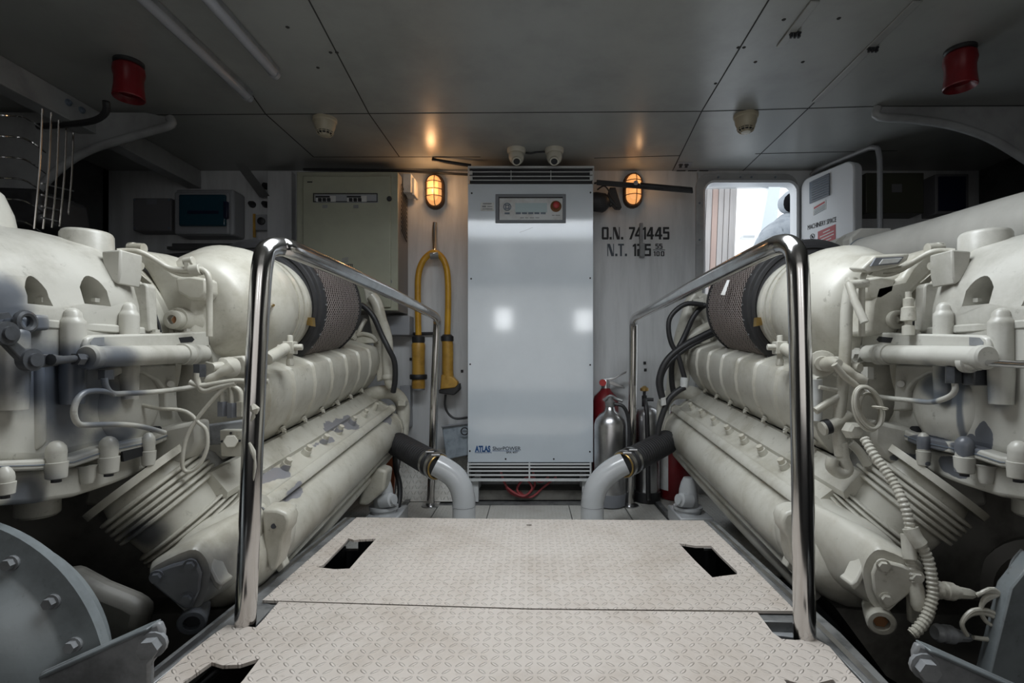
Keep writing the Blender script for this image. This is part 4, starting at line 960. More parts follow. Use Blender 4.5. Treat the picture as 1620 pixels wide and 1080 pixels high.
    def bell(c, n, R_, p=.0115):
        pr = []
        for i in range(n): pr += [(i*p, R_-.018),(i*p+.0015, R_-.003),(i*p+.0035,R_),(i*p+p-.0050,R_),(i*p+p-.0030, R_-.003),(i*p+p-.0015,R_-.018)]
        return MB().lathe(c, ax, pr, 64)
    be = obj('exhaust_bellows', MB().lathe(c1-ax*.05, ax, [(0,R1-.02),(.03,R1-.012),(.05,R1-.008),(.18,R1-.014),(.20,R1-.018)], 60), ep, eng)
    obj('bellows_fold', bell(c1-ax*.028, 5, R1+.006, .0135), ep, be, ang=30)
    obj('bellows_fold', bell(c1+ax*.080, 4, R1+.002, .0115), ep, be, ang=30)
    obj('bellows_collar', MB().lathe(c1-ax*.065, ax, [(0,R1-.01),(0,R1+.012),(.016,R1+.012),(.016,R1-.01)], 60), ep, be)
    cc = c1+ax*.142
    # elbow body
    path = [cc-ax*.01, cc+ax*.04, cc+ax*.10+V((.01,.03,.0)), E(562,728,2.5,1.10)*.35+(cc+ax*.15)*.65+V((.02,.06,0)), E(590,700,2.5,1.26), E(596,690,2.5,1.36)]
    path = [cc-ax*.004, cc+ax*.03, P(352,880,1.19), P(374,868,1.21), P(398,848,1.27), E(598,682,2.5,1.42)]
    hb = obj('exhaust_elbow', MB().tube(path, [R1+.002,R1,R1-.006,.103,.098,.092], 44, 6), ep, eng)
    obj('elbow_flange', MB().lathe(cc-ax*.006, ax, [(0,R1-.01),(0,R1+.014),(.018,R1+.014),(.022,R1+.002)], 60), ep, hb)
    obj('elbow_clamp', MB().lathe(cc+ax*.022, ax, [(0,R1),(0.002,R1+.01),(.012,R1+.01),(.014,R1)], 60), ep, hb)
    # nose plate facing the gangway: three-cornered cover with bolts and a drain boss
    tri_ = [(236,905),(246,893),(300,868),(322,876),(333,900),(330,930),(322,952),(305,968),(290,966),(262,938),(240,920)]
    n_ = V((.35,-.93,-.12)).normalized(); p0 = P(285,915,1.0)
    tri_ = [(q_.x, q_.y) for q_ in smooth_path([(x,y,0) for x,y in tri_+[tri_[0]]], 3)[:-1]]
    tp = [RP(x,y,p0,n_) for x,y in tri_]; 
    ctr = sum(tp, V((0,0,0)))/len(tp)
    back = [ctr+(p-ctr)*1.18+V((.012,.10,.016)) for p in tp]
    mid = [ctr+(p-ctr)*1.07-n_*.022 for p in tp]
    npm = M['darkpr'] if side < 0 else ep
    nb_ = obj('nose_casting', MB().loft([[ctr+(p-ctr)*.97 for p in tp], [ctr+(p-ctr)*1.02-n_*.006 for p in tp], mid, back, [ctr+(p-ctr)*.9+V((.03,.2,.04)) for p in tp]]), ep, hb, ang=50)
    cp = [ctr+(p-ctr)*.86 for p in [RP(x,y,p0+n_*.001,n_) for x,y in [(244,908),(262,893),(300,884),(313,900),(312,930),(300,952),(284,948),(258,930)]]]
    pl = obj('cover_plate', MB().prism([p+n_*.001 for p in [RP(x,y,p0,n_) for x,y in [(237,908),(250,899),(275,889),(302,882),(315,888),(321,903),(318,930),(306,956),(294,958),(282,950),(262,934),(242,917)]]], n_*.012), npm, hb, bev=.004)
    for x,y in ((301,893),(248,911),(296,945)): obj('plate_bolt', MB().bolt(RP(x,y,p0+n_*.012,n_), n_, .009, .012, False), npm, pl)
    dc = RP(306,979,p0,n_)
    obj('drain_boss', MB().lathe(dc-n_*.05, n_, [(0,.02),(.03,.024),(.062,.026),(.065,.023),(.065,.015),(.05,.014)], 28), npm, hb)
    obj('drain_socket', MB().cyl(dc+n_*.001, dc+n_*.006, .0135, n=6), M['rust'] if side>0 else M['ink'], hb)
    # lugs on the housing
    obj('lifting_lug', MB().prism([P(316,884,1.02),P(326,880,1.02),P(344,918,1.02),P(352,924,1.02),P(345,935,1.02),P(336,926,1.02)], (0,.04,0)), ep, hb, bev=.004)
    lug = MB().prism([P(x,y,1.165) for x,y in [(414,806),(438,806),(453,812),(458,824),(455,840),(447,852),(444,880),(438,900),(426,906),(420,880),(416,850)]], (0,.05,.006))
    obj('flange_lug', lug, ep, hb, bev=.007, seg=3)
    obj('lug_hole', MB().cyl(P(433,832,1.163), P(433,832,1.18), .006, n=14), M['ink'], hb)
    obj('lug_bolt', MB().cyl(P(411,797,1.20), P(413,803,1.24), .022, n=20), ep, hb)
    obj('lug_nut', MB().bolt(P(411,809,1.19), (0,-1,0), .009,.012), M['gshade'], hb)
    obj('lower_lug', MB().prism([P(438,880,1.24),P(446,886,1.24),P(450,897,1.24),P(440,906,1.24),P(434,898,1.24)], (0,.03,0)), ep, hb, bev=.003)
    # --- flywheel housing rings
    ca = P(70,562,1.2)
    fw = obj('flywheel_housing', MB().lathe(ca, (0,1,0), [(-.045,.18),(-.045,.248),(-.03,.252),(-.028,.264),(.0,.272),(.012,.278),(.03,.278),(.034,.285),(.055,.285),(.06,.27)], 80), ep, eng)
    obj('ring_gap', MB().ring(ca-V((0,.024,0)),(0,1,0),.258,.0045,70,6), M['ink'], fw)
    obj('ring_gap', MB().ring(ca+V((0,.004,0)),(0,1,0),.275,.0035,70,6), M['ink'], fw)
    obj('ring_gap', MB().lathe(ca-V((0,.075,0)), (0,1,0), [(0,.18),(0,.24),(.04,.24)], 70), M['ink'], fw)
    # upper bracket block with boss
    obj('mount_block', MB().prism([P(x,y,1.24) for x,y in [(205,398),(222,396),(246,403),(262,418),(276,432),(300,440),(325,441),(326,468),(318,476),(308,480),(306,505),(306,545),(268,545),(262,500),(250,462),(232,430)]], (0,.10,.01)), ep, fw, bev=.009, seg=3)
    obj('block_arm', MB().prism([P(x,y,1.22) for x,y in [(276,440),(300,436),(325,440),(326,462),(318,474),(300,474),(280,462)]], (0,.05,0)), ep, fw, bev=.006)
    bs = obj('boss', MB().lathe(P(285,505,1.235),(0,-1,0),[(-.04,.034),(.0,.030),(.012,.026)],28), ep, fw)
    obj('boss_ring', MB().lathe(P(279,506,1.22),(0,-1,0),[(-.01,.022),(.014,.022),(.016,.019),(.016,.011),(.006,.010)],28), ep, bs)
    obj('boss_plug', MB().cyl(P(279,506,1.215),P(279,506,1.208),.010,n=6), M['rust'] if side<0 else ep, bs)
    obj('rust_streak', MB().ball(P(316,468,1.23), .010, 10, (1.3,.6,.6)), M['rust'], fw)
    # --- vertical pipe & brackets joining
    obj('breather_pipe', MB().tube([P(186,398,1.12),P(200,397,1.13),P(222,399,1.14),P(245,411,1.16),P(268,424,1.18),P(298,427,1.19),P(316,426,1.19),P(327,432,1.19),P(331,446,1.19),P(331.5,480,1.2),P(331.5,532,1.2)], .0068, 12, 4), ep, eng)
    obj('breather_pipe', MB().tube([P(250,414,1.17),P(270,427,1.19),P(290,434,1.2),P(312,433,1.2)], .006, 10, 4), ep, eng)
    jn = MB(); jn.cyl(P(302,428,1.19),P(318,426,1.19),.0135,n=14); jn.cyl(P(299,416,1.19),P(299,428,1.19),.011,n=6); jn.cyl(P(292,414,1.19),P(306,412,1.19),.010,n=12)
    obj('pipe_union', jn, ep, eng, bev=.001)
    jn = MB(); jn.cyl(P(205,392,1.2),P(228,393,1.2),.012,n=14); jn.cyl(P(208,386,1.2),P(213,400,1.2),.010,n=12)
    obj('pipe_union', jn, ep, eng)
    jn = MB(); jn.cyl(P(208,418,1.17),P(224,421,1.17),.009,n=12); jn.ball(P(213,420,1.17),.012,12)
    obj('pipe_union', jn, ep, eng)
    obj('stay_strip', MB().prism([P(196,418,1.17),P(207,420,1.17),P(238,447,1.18),P(233,450,1.18),P(224,447,1.18)], (0,.006,0)), ep, eng, bev=.001)
    # --- fittings inboard between gearbox and head cover
    fb = obj('filter_bracket', MB().prism([P(x,y,1.24) for x,y in [(344,566),(384,562),(392,574),(392,592),(344,592)]],(0,.05,0)), ep, eng, bev=.005)
    obj('pressure_knob', MB().lathe(P(369,581,1.235),(-.3,-1,0),[(0,.024),(.012,.026),(.03,.022),(.034,.014),(.05,.013),(.06,.01)],12), ep, fb)
    mb = MB()
    pth = [P(338,607,1.17),P(346,598,1.17),P(355,590,1.18),P(368,582,1.19)]
    obj('ribbed_sleeve', MB().tube([P(325,603,1.16),P(338,597,1.165),P(352,588,1.17),P(366,580,1.18)], [.008,.011,.009,.012,.013], 12, 4), ep, fb)
    if side < 0:
        hx = obj('hex_plug_block', MB().prism([P(x,y,1.2) for x,y in [(347,680),(384,680),(384,722),(349,722)]],(0,.05,0)), ep, eng, bev=.003)
        obj('hex_plug', MB().cyl(P(365,698,1.2),P(365,698,1.175),.016,n=6), ep, hx, bev=.002)
        for x,y in ((365,685),(351,698),(379,697)): obj('plug_screw', MB().cyl(P(x,y,1.2),P(x,y,1.197),.003,n=8), M['ink'], hx)
        obj('valve_block', MB().prism([P(x,y,1.22) for x,y in [(300,676),(384,664),(390,680),(384,700),(312,706),(300,696)]],(0,.06,0)), M['gshade'], eng, bev=.004)
        for i,(x0,xx,y1) in enumerate(((352,352,650),(362,366,655),(384,384,652))):
            pp = [P(395,600+2*i,1.19),P(380-6*i+x0*0,605+2*i,1.19),P(xx,618+4*i,1.19),P(xx,y1,1.19)]
            if i == 0: pp = [P(345,610,1.19),P(351,625,1.19),P(352,650,1.19)]
            if i == 1: pp = [P(358,608,1.19),P(366,618,1.19),P(367,652,1.19)]
            if i == 2: pp = [P(368,612,1.19),P(380,620,1.19),P(382,650,1.19)]
            k_ = obj('hydraulic_pipe', MB().tube(pp,.0062,10,4), ep, eng); obj('pipe_nut', MB().cyl(pp[-1]+V((0,0,.022)),pp[-1]-V((0,0,.012)),.0115,n=6), M['gasket'] if i<2 else ep, k_)
        G = lambda x,y,X=-.80: PX(x,y,X)
        pipes = [([(300,604),(318,610),(345,606),(375,602),(400,604),(425,603)], .006), ([(312,590),(312,600),(316,612),(325,618),(345,612),(372,606)], .0065),
                 ([(395,600),(372,604),(352,616),(328,642),(310,665),(296,690),(290,715),(289,738),(296,746),(308,742),(320,728),(328,705),(326,680),(314,668),(300,654),(283,648),(250,646),(222,640),(190,636),(178,628)], .0042)]
        for pp, r_ in pipes: obj('hydraulic_pipe', MB().tube([P(x,y,1.10+.0003*(x-178)) for x,y in pp], r_, 10, 5), ep, eng)
        obj('elbow_nut', MB().cyl(P(316,576,1.15),P(316,596,1.15),.0135,n=6), M['linkd'], eng)
    # --- forward end: upright pipes, small hoses
    up = MB().tube([P(588,468,2.4),P(596,480,2.4),P(603,505,2.4),P(612,535,2.42),P(613,565,2.42),P(616,600,2.42),P(622,612,2.42)], .026, 14, 4)
    u_1 = obj('coolant_pipe', up, ep, eng)
    obj('pipe_band', MB().lathe(P(615,592,2.42),(0.05,0,-1),[(0,.03),(.01,.033),(.022,.03)],20), ep, u_1)
    obj('coolant_pipe', MB().tube([P(578,505,2.4),P(570,520,2.38),P(566,530,2.38),P(575,528,2.38),P(590,532,2.38),P(597,540,2.38)], .010, 10, 4), ep, eng)
    hd = obj('fuel_pump', MB().prism([P(x,y,2.38) for x,y in [(549,524),(566,522),(572,530),(592,534),(596,542),(560,544),(548,536)]],(0,.06,0)), ep, eng, bev=.004)
    obj('pump_bolt', MB().bolt(P(559,533,2.37),(0,-1,0),.012,.012), ep, hd)
    obj('end_upright', MB().prism([P(x,y,2.42) for x,y in [(575,455),(592,462),(606,520),(606,600),(596,604),(590,540)]],(0,.05,0)), ep, eng, bev=.006)
    obj('black_hose', MB().tube([P(571,482,2.33),P(580,488,2.33),P(592,503,2.33),P(604,530,2.34),P(615,552,2.34),P(624,572,2.36),P(625,600,2.38),P(622,620,2.4)], .0125, 12, 4), M['rubber'], eng)
    if side < 0:
        obj('black_hose', MB().tube([P(627,690,2.42),P(625,725,2.42),P(627,745,2.40),P(632,765,2.36),P(632,790,2.32),P(626,815,2.28)], .012, 12, 4), M['rubber'], eng)
        obj('white_pump', MB().prism([P(x,y,2.15) for x,y in [(575,768),(596,740),(612,745),(608,776),(580,800),(565,798)]],(0,.1,0)), ep, eng, bev=.012, seg=3)
    else:
        for pp, r_ in (([(1112,482),(1088,480),(1070,490),(1059,505),(1058,525),(1063,545),(1072,560),(1078,580),(1083,598)], .014),
                       ([(1135,520),(1110,532),(1085,545),(1062,562),(1049,580),(1043,600),(1044,615),(1048,630)], .019),
                       ([(1130,528),(1105,540),(1080,555),(1058,575),(1048,592),(1046,610),(1050,632)], .013),
                       ([(1083,612),(1070,620),(1058,632),(1050,650),(1043,672),(1040,690)], .017)):
            obj('black_hose', MB().tube([P(x,y,2.30) for x,y in pp], r_*.8, 12, 4), M['rubber'], eng, twin=False)
        obj('hose_tag', MB().prism([P(x,y,2.28) for x,y in [(1046,630),(1053,628),(1054,640),(1047,642)]],(0,.02,0)), M['panelgrey'], eng, twin=False)
        obj('hose_end', MB().cyl(P(1083,597,2.3),P(1082,612,2.3),.018,n=10), M['panelgrey'], eng, twin=False)
        obj('coolant_pipe', MB().tube([P(1125,515,2.38),P(1105,525,2.38),P(1085,540,2.38),P(1070,560,2.4),P(1064,590,2.42),P(1062,625,2.45)], .024, 14, 4), ep, eng, twin=False)
        obj('end_cover', MB().prism([P(x,y,2.40) for x,y in [(1090,480),(1112,462),(1135,470),(1135,520),(1092,532)]],(0,.1,0)), ep, eng, bev=.012, seg=3, twin=False)
        obj('hose_socket', MB().cyl(P(1096,480,2.35),P(1112,478,2.35),.02,n=10), ep, eng, twin=False)
        s_ = MB().prism([RP(x,y,P(1150,450,1.8),(-.6,-1,.3)) for x,y in [(1140,466),(1150,443),(1154,443),(1146,467)]],(0,-.003,0))
        obj('filter_label', s_, M['panelgrey'], eng, twin=False)
        G = lambda x,y,X=.82: PX(x,y,X)
        Yr = 1.17
        # ribbed connector, coil of cable, conduit and pipes hanging at the gap (as seen from the gangway)
        cn = obj('connector_socket', MB().lathe(P(1300,575,1.22),(-.5,-1,.0),[(0,.03),(.01,.032),(.022,.03),(.024,.018),(.05,.016)],16), ep, eng, twin=False)
        obj('connector_plug', MB().lathe(P(1307,576,1.18),(-.1,-1,.05),[(0,.017),(.03,.017),(.04,.010),(.06,.008)],16), ep, cn, twin=False)
        obj('cable', MB().tube([P(1320,576,1.12),P(1335,594,1.12),P(1352,608,1.12),P(1362,618,1.12)], .007, 10, 3), ep, eng, twin=False)
        for k,(cx,cy,rx,ry,tl) in enumerate(((1374,645,19,34,-.32),(1371,646,20,36,-.26),(1377,643,18,33,-.38),(1373,641,17,31,-.3),(1376,650,15,28,-.2))):
            pp = []
            for i in range(25):
                a = 2*pi*i/24; x = rx*cos(a); y = ry*sin(a); pp.append(P(cx+x*cos(tl)-y*sin(tl)*-1*-1, cy+x*sin(tl)+y*cos(tl), 1.10+.006*k))
            obj('coiled_cable', MB().tube(pp, .0036, 8, 2), ep, eng, twin=False)
        obj('cable_tie', MB().ring(P(1392,645,1.09),(.2,.1,1),.014,.002,16,5), M['plast'], eng, twin=False)
        def corr(pp, r_, name='corrugated_conduit', p=.0085):
            pts = smooth_path([P(*q_) for q_ in pp], 8); dist = [0]
            for i in range(1,len(pts)): dist.append(dist[-1]+(pts[i]-pts[i-1]).length)
            Lx = dist[-1]; n = int(Lx/p*4); out = []; rs = []
            j = 0
            for i in range(n+1):
                s = Lx*i/n
                while j < len(dist)-2 and dist[j+1] < s: j += 1
                t_ = (s-dist[j])/max(1e-6,dist[j+1]-dist[j]); out.append(pts[j].lerp(pts[j+1], min(1,t_))); rs.append(r_*(1 if i%4 in (1,2) else .84))
            mb = MB(); secs = []
            _, u, w = basis(out[1]-out[0])
            for i,p_ in enumerate(out):
                a = (out[min(i+1,n)]-out[max(i-1,0)]).normalized(); u = (u-a*u.dot(a)).normalized(); w = a.cross(u)
                secs.append([p_+(u*cos(2*pi*j_/12)+w*sin(2*pi*j_/12))*rs[i] for j_ in range(12)])
            return obj(name, mb.loft(secs), ep, eng, twin=False, ang=25)
        corr([(1367,693,1.08),(1380,715,1.06),(1398,740,1.04),(1415,765,1.02),(1427,790,1.0),(1436,815,.99),(1440,838,.985)], .0095)
        obj('conduit_joint', MB().tube([P(1440,835,.985),P(1447,850,.98),P(1456,862,.975)], .014, 12, 3), ep, eng, twin=False)
        obj('conduit_joint', MB().tube([P(1436,845,.99),P(1438,870,.985),P(1440,885,.98)], .012, 12, 3), ep, eng, twin=False)
        corr([(1456,860,.975),(1468,885,.97),(1474,915,.965),(1475,945,.96),(1466,975,.955),(1452,995,.95),(1442,1003,.95)], .0105)
        corr([(1440,882,.985),(1444,905,.98),(1448,920,.975)], .0095)
        obj('sender_unit', MB().lathe(P(1450,930,.98),(.0,-.2,-1),[(-.02,.009),(0,.013),(.03,.014),(.04,.010)],16), ep, eng, twin=False)
        obj('sender_plate', MB().prism([P(x,y,.99) for x,y in [(1438,935),(1455,925),(1476,940),(1481,975),(1470,1000),(1440,985)]],(0,.012,0)), ep, eng, bev=.004, twin=False)
        for (x0,y0,x1,y1) in ((1478,932,1545,940),(1478,1000,1540,1008)):
            a_1, b_1 = P(x0,y0,.97), P(x1,y1,.97); d_ = (b_1-a_1).normalized(); L_ = (b_1-a_1).length
            pl2 = obj('cable_connector', MB().lathe(a_1,d_,[(0,.012),(.006,.0165),(.010,.0165),(.012,.0145),(.018,.0145),(.020,.0165),(.034,.0165),(.036,.013),(.045,.012)],16), ep if y0<950 else M['gshade'], eng, twin=False)
            obj('connector_tail', MB().lathe(a_1+d_*.045,d_,[(0,.011),(L_-.055,.009),(L_-.045,.004)],6), ep if y0<950 else M['gshade'], pl2, twin=False)
        for k in range(3):
            pp = [P(1545,940+k,.95),P(1572,935-2*k,.95),P(1594,955+2*k,.95),P(1590,978-2*k,.95),P(1568,988,.95),P(1552,970-k,.95),P(1558,945+3*k,.95),P(1580,940,.95)]
            obj('looped_wire', MB().tube(pp,.0035,8,4), ep, eng, twin=False)
        for k in range(2):
            pp = [P(1540,1008,.95),P(1570,1010,.95),P(1588,990+5*k,.95),P(1570,968+6*k,.95),P(1540,965+5*k,.95),P(1522,985,.95),P(1530,1005,.95)]
            obj('looped_wire', MB().tube(pp,.004,8,4), ep, eng, twin=False)
        obj('looped_wire', MB().tube([P(1560,935,.96),P(1590,925,.98),P(1602,890,1.0),P(1618,870,1.0)],.004,8,4), M['gshade'], eng, twin=False)
        # pipework right behind the near post
        pw = [([(1347,440),(1342,470),(1339,500),(1338,540),(1336,575),(1332,620),(1328,655),(1326,690),(1330,720)], .013), ([(1300,678),(1318,672),(1336,662),(1344,655)], .016), ([(1330,700),(1334,725),(1340,742),(1330,748),(1316,738),(1318,725)], .014),
              ([(1296,612),(1330,618)], .005), ([(1290,650),(1330,625)], .009), ([(1345,700),(1360,715),(1372,735)], .010)]
        for pp, r_ in pw: obj('service_pipe', MB().tube([P(x,y,1.19) for x,y in pp], r_, 14, 4), ep, eng, twin=False)
        obj('hose_band', MB().lathe(P(1304,676,1.19),(1,0,.3),[(0,.0175),(.012,.0175)],18), M['ink'], eng, twin=False)
        obj('service_pipe', MB().tube([P(1291,600,1.24),P(1291,665,1.24)], .014, 12, 1), M['panelgrey'], eng, twin=False)
        obj('valve_body', MB().lathe(P(1345,680,1.15),(0,-1,0),[(0,.02),(.02,.018),(.025,.012)],6), ep, eng, twin=False)
        obj('stay_rod', MB().tube([P(1343,448,1.16),P(1352,475,1.14),P(1368,510,1.12)], .0085, 10, 1), ep, eng, twin=False)
        obj('pipe_clip', MB().cyl(P(1342,450,1.16),P(1372,448,1.16),.010,n=10), ep, eng, twin=False)
        lb = obj('label_bracket', MB().prism([P(x,y,1.14) for x,y in [(1363,425),(1385,404),(1440,401),(1436,412),(1420,422),(1372,432)]],(0,.05,.01)), ep, eng, bev=.004, twin=False)
        obj('maker_label', MB().prism([P(x,y,1.135) for x,y in [(1386,408),(1430,406),(1422,417),(1378,421)]],(0,.02,.004)), M['gasket'], lb, twin=False)
        obj('label_panel', MB().prism([P(x,y,1.133) for x,y in [(1397,410),(1427,408),(1420,415),(1391,418)]],(0,.003,.001)), M['panelgrey'], lb, twin=False)
        obj('mount_arm', MB().prism([P(x,y,1.22) for x,y in [(1385,450),(1428,440),(1440,420),(1462,398),(1480,388),(1500,392),(1498,420),(1475,435),(1440,470),(1425,500),(1422,530),(1372,530),(1376,480)]],(0,.08,.0)), ep, eng, bev=.012, seg=3, twin=False)
        obj('sensor_stack', MB().lathe(P(1437,530,1.12),(0,0,1),[(0,.012),(.02,.012),(.022,.007),(.03,.007),(.032,.015),(.06,.013),(.062,.01),(.08,.01),(.082,.006),(.095,.006)],10), ep, eng, twin=False)
    # ============================================================ gearbox
    gx = -1.2 if side < 0 else 1.22
    gb = thing('marine_gearbox', (gx, .9, BZ+.05), ('cream gearbox with smoky grey patches and a dark linkage arm, near end of port engine' if side<0 else 'cream gearbox with a chrome push rod and chipped dark patches, starboard engine'), 'gearbox')
    base2 = V(gb['_base'])
    def loc2(p):
        p = V(p); p = V((MIR-p.x, p.y, p.z)) if MIR is not None and p.x < 0 else p
        return tuple(p-base2)
    Gx = lambda x,y,X=-.85: PX(x,y,X)
    if side < 0:
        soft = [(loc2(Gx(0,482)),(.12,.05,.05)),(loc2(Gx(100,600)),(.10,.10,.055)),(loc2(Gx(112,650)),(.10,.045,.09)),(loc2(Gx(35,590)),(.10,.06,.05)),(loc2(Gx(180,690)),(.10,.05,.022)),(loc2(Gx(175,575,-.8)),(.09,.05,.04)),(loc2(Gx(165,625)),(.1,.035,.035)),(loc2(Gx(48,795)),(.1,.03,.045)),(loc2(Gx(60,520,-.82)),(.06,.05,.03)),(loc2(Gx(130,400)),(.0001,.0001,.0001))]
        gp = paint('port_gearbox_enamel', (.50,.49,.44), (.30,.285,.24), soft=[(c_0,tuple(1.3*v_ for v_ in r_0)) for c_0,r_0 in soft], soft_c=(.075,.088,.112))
    else:
        Gr = lambda x,y,X=.872: PX(x,y,X)
        soft = [(loc2(Gr(1480,610)),(.08,.045,.03)),(loc2(Gr(1515,595)),(.1,.03,.05)),(loc2(Gr(1575,620)),(.08,.038,.042)),(loc2(Gr(1520,650)),(.1,.008,.10)),(loc2(Gr(1500,630)),(.08,.05,.02))]
        sharp = [(loc2(Gr(1475,700)),(.1,.05,.012)),(loc2(Gr(1552,690)),(.1,.02,.03)),(loc2(Gr(1455,728)),(.1,.028,.025)),(loc2(Gr(1510,740)),(.1,.04,.018)),(loc2(Gr(1532,705)),(.1,.014,.02))]
        gp = paint('starboard_gearbox_enamel', (.50,.495,.455), (.32,.31,.27), soft=soft, sharp=sharp, sharp_c=(.12,.13,.15))
    # upper casing, a dome sunk toward the near end
    S1 = [(233,524),(234,505),(232,485),(224,455),(208,425),(188,404),(152,388),(105,377),(40,371),(-80,370),(-420,372)]
    secs = []
    for Y, k, dx in ((.50,.2,-.16),(.62,.42,-.07),(.72,.58,-.025),(.82,.74,-.004),(.90,.86,.004),(.98,.94,.006),(1.06,.99,.0),(1.12,1.0,-.004),(1.14,.995,-.01)):
        row = []
        for i,(x,y) in enumerate(S1):
            p = P(x,y,1.14); h = p.z-ZC-.065
            row.append(V((p.x+dx*(1 if i<8 else 0)+(-.012*sin((Y-.86)/.14*pi) if i in (2,3,4,5) and .7<Y<1.1 else 0), Y, ZC+.065+h*k if h>0 else p.z)))
        row += [V((-1.75,Y,ZC+.02)), V((-1.75,Y,ZC-.05))]
        secs.append([*row]+[V((secs and row[0].x or row[0].x, Y, ZC+.0))])
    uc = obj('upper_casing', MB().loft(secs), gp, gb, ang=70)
    def arch(x0,x1,y0,y1,rev=False):
        # quarter-round pocket, flat-bottomed
        Xp = -.82; pts = []
        a, b = PX(x0,y1,-.85), PX(x1,y1,-.85); top = PX((x0+x1)/2,y0,-.85).z
        n = 8
        for i in range(n+1):
            t = i/n
            y = a.y+(b.y-a.y)*t; h = (top-a.z)*(sin(pi*(.12+.76*t))**.6)
            pts.append(V((-.80,y,a.z+h)))
        pts = [V((-.80,a.y,a.z))]+pts+[V((-.80,b.y,a.z))]
        return MB().prism(pts, (-.105,0,0))
    cut(uc, [arch(50,86,436,480), arch(136,172,436,480)])
    for x in (68,152): c = PX(x,478,-.875); obj('pocket_bolt', MB().cyl(c, c+V((0,0,.008)), .008, n=6), gp, uc)
    obj('filler_collar', MB().lathe(P(138,402,1.10),(0,0,1),[(-.01,.050),(.0,.047),(.040,.046),(.046,.043),(.048,.040),(.048,.0)],36), gp, uc)
    obj('casing_lug', MB().prism([P(x,y,1.05) for x,y in [(160,397),(191,394),(190,430),(186,450),(176,444),(162,420)]],(0,.06,0)), gp, uc, bev=.004)
    obj('rear_flange', MB().prism([P(x,y,1.125) for x,y in [(205,447),(228,447),(233,452),(236,524),(190,524),(190,440)]],(0,.028,0)), gp, uc, bev=.004)
    if side < 0:
        obj('breather_drum', MB().lathe(P(-42,380,1.05),(0,0,1),[(-.05,.07),(.0,.07),(.06,.06),(.10,.045),(.115,.03)],36) , gp, uc)
        obj('rear_cover', MB().prism([P(x,y,1.3) for x,y in [(-20,367),(40,367),(40,385),(-20,390)]],(0,.1,0)), gp, uc, bev=.008)
    # joint flange at mid height
    obj('joint_flange', MB().bb(-1.6,-.848,.55,1.165,ZC+.055,ZC+.073), gp, gb, bev=.004)
    for x, ytop, r_, hgt in ((204,478,.0185,.03),(115,487,.020,.045),(22,500,.02,.04)):
        c = PX(x,ytop,-.842); bt = V((c.x,c.y,ZC-.0))
        obj('casing_boss', MB().lathe(V((c.x,c.y,c.z)),(0,0,-1),[(0,.004),(.003,r_*.45),(.008,r_*.66),(.016,r_*.72),(.020,r_*.8),(.024,r_*.97),(.030,r_),(c.z-ZC+.03,r_),(c.z-ZC+.08,r_*.9)],24), gp, gb)
    obj('square_boss', MB().prism([PX(x,y,-.835) for x,y in [(55,498),(80,497),(82,522),(55,524)]],(-.04,0,0)), gp, gb, bev=.006, seg=3)
    obj('casing_joint_line', MB().prism([PX(x,y,-.8565) for x,y in [(40,522),(233,520.5),(233,522),(40,524)]],(-.003,0,0)), M['ink'], gb)
    # middle casing
    mid_ = [(-60,520),(232,522),(262,541),(281,575),(285,620),(286,650),(300,672),(240,694),(160,712),(60,735),(-60,735)]
    mc = MB().prism([PX(x,y,-.858) for x,y in mid_], (-.6,0,0))
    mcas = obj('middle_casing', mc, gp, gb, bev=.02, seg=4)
    # bulging pump cover on the flank
    cb_ = PX(205,640,-.86)
    obj('flank_bulge', MB().lathe(cb_,(1,0,0),[(0,.085),(.006,.08),(.012,.065),(.015,.04),(.015,.01)],40), gp, mcas)
    obj('flank_rib', MB().prism([PX(x,y,-.85) for x,y in [(60,580),(75,560),(80,700),(62,715)]],(-.03,0,0)), gp, mcas, bev=.01, seg=3)
    obj('actuator_plate', MB().prism([PX(x,y,-.842) for x,y in [(160,582),(278,576),(281,640),(283,650),(262,648),(262,618),(250,602),(228,590),(200,588),(180,598)]],(-.02,0,0)), gp, mcas, bev=.004)
    obj('plate_bolt', MB().cyl(PX(270,607,-.842),PX(270,607,-.832),.0075,n=16), gp, mcas)
    h_ = PX(248,682,-.852); obj('breather_hole', MB().cyl(h_-V((.01,0,0)), h_+V((.004,0,0)), .012, n=20), M['ink'], mcas)
    # lower joint flange, following the bell
    top = [(-80,748),(0,729),(60,727),(118,722),(165,706),(240,690),(300,666)]
    fl_ = MB().prism([PX(x,y,-.832) for x,y in top]+[PX(x,y+17,-.832) for x,y in top[::-1]], (-.5,0,0))
    lf = obj('lower_flange', fl_, gp, gb, bev=.004)
    if side < 0:
        obj('flange_slot', MB().prism([PX(x,y,-.829) for x,y in [(194,714),(228,706),(228,720),(196,730)]],(-.006,0,0)), M['ink'], lf)
    obj('joint_line', MB().prism([PX(x,y+8,-.8305) for x,y in top]+[PX(x,y+9.4,-.8305) for x,y in top[::-1]], (-.004,0,0)), M['key'], lf)
    for x, y0, y1, r_ in ((89,697,757,.0150),(172,690,748,.0160),(235,684,736,.0125),(8,738,782,.012)):
        c = PX(x,y0,-.826); e = PX(x,y1,-.826)
        L_ = c.z-e.z
        bb_ = obj('flange_bolt', MB().lathe(c,(0,0,-1),[(0,.004),(.003,r_*.6),(.010,r_*.92),(.018,r_),(L_*.55,r_*.95),(L_*.56,r_*1.12),(L_*.97,r_*1.0),(L_,r_*.8)],24), gp, lf)
        obj('bolt_tip', MB().cyl(e+V((0,0,.002)),e-V((0,0,.006)),r_*.5,n=12), M['ink'], bb_)
    c = PX(138,735,-.85); obj('flange_pin', MB().lathe(c,(0,0,-1),[(0,.018),(.006,.015),(.025,.013),(.035,.010)],20), gp, lf)
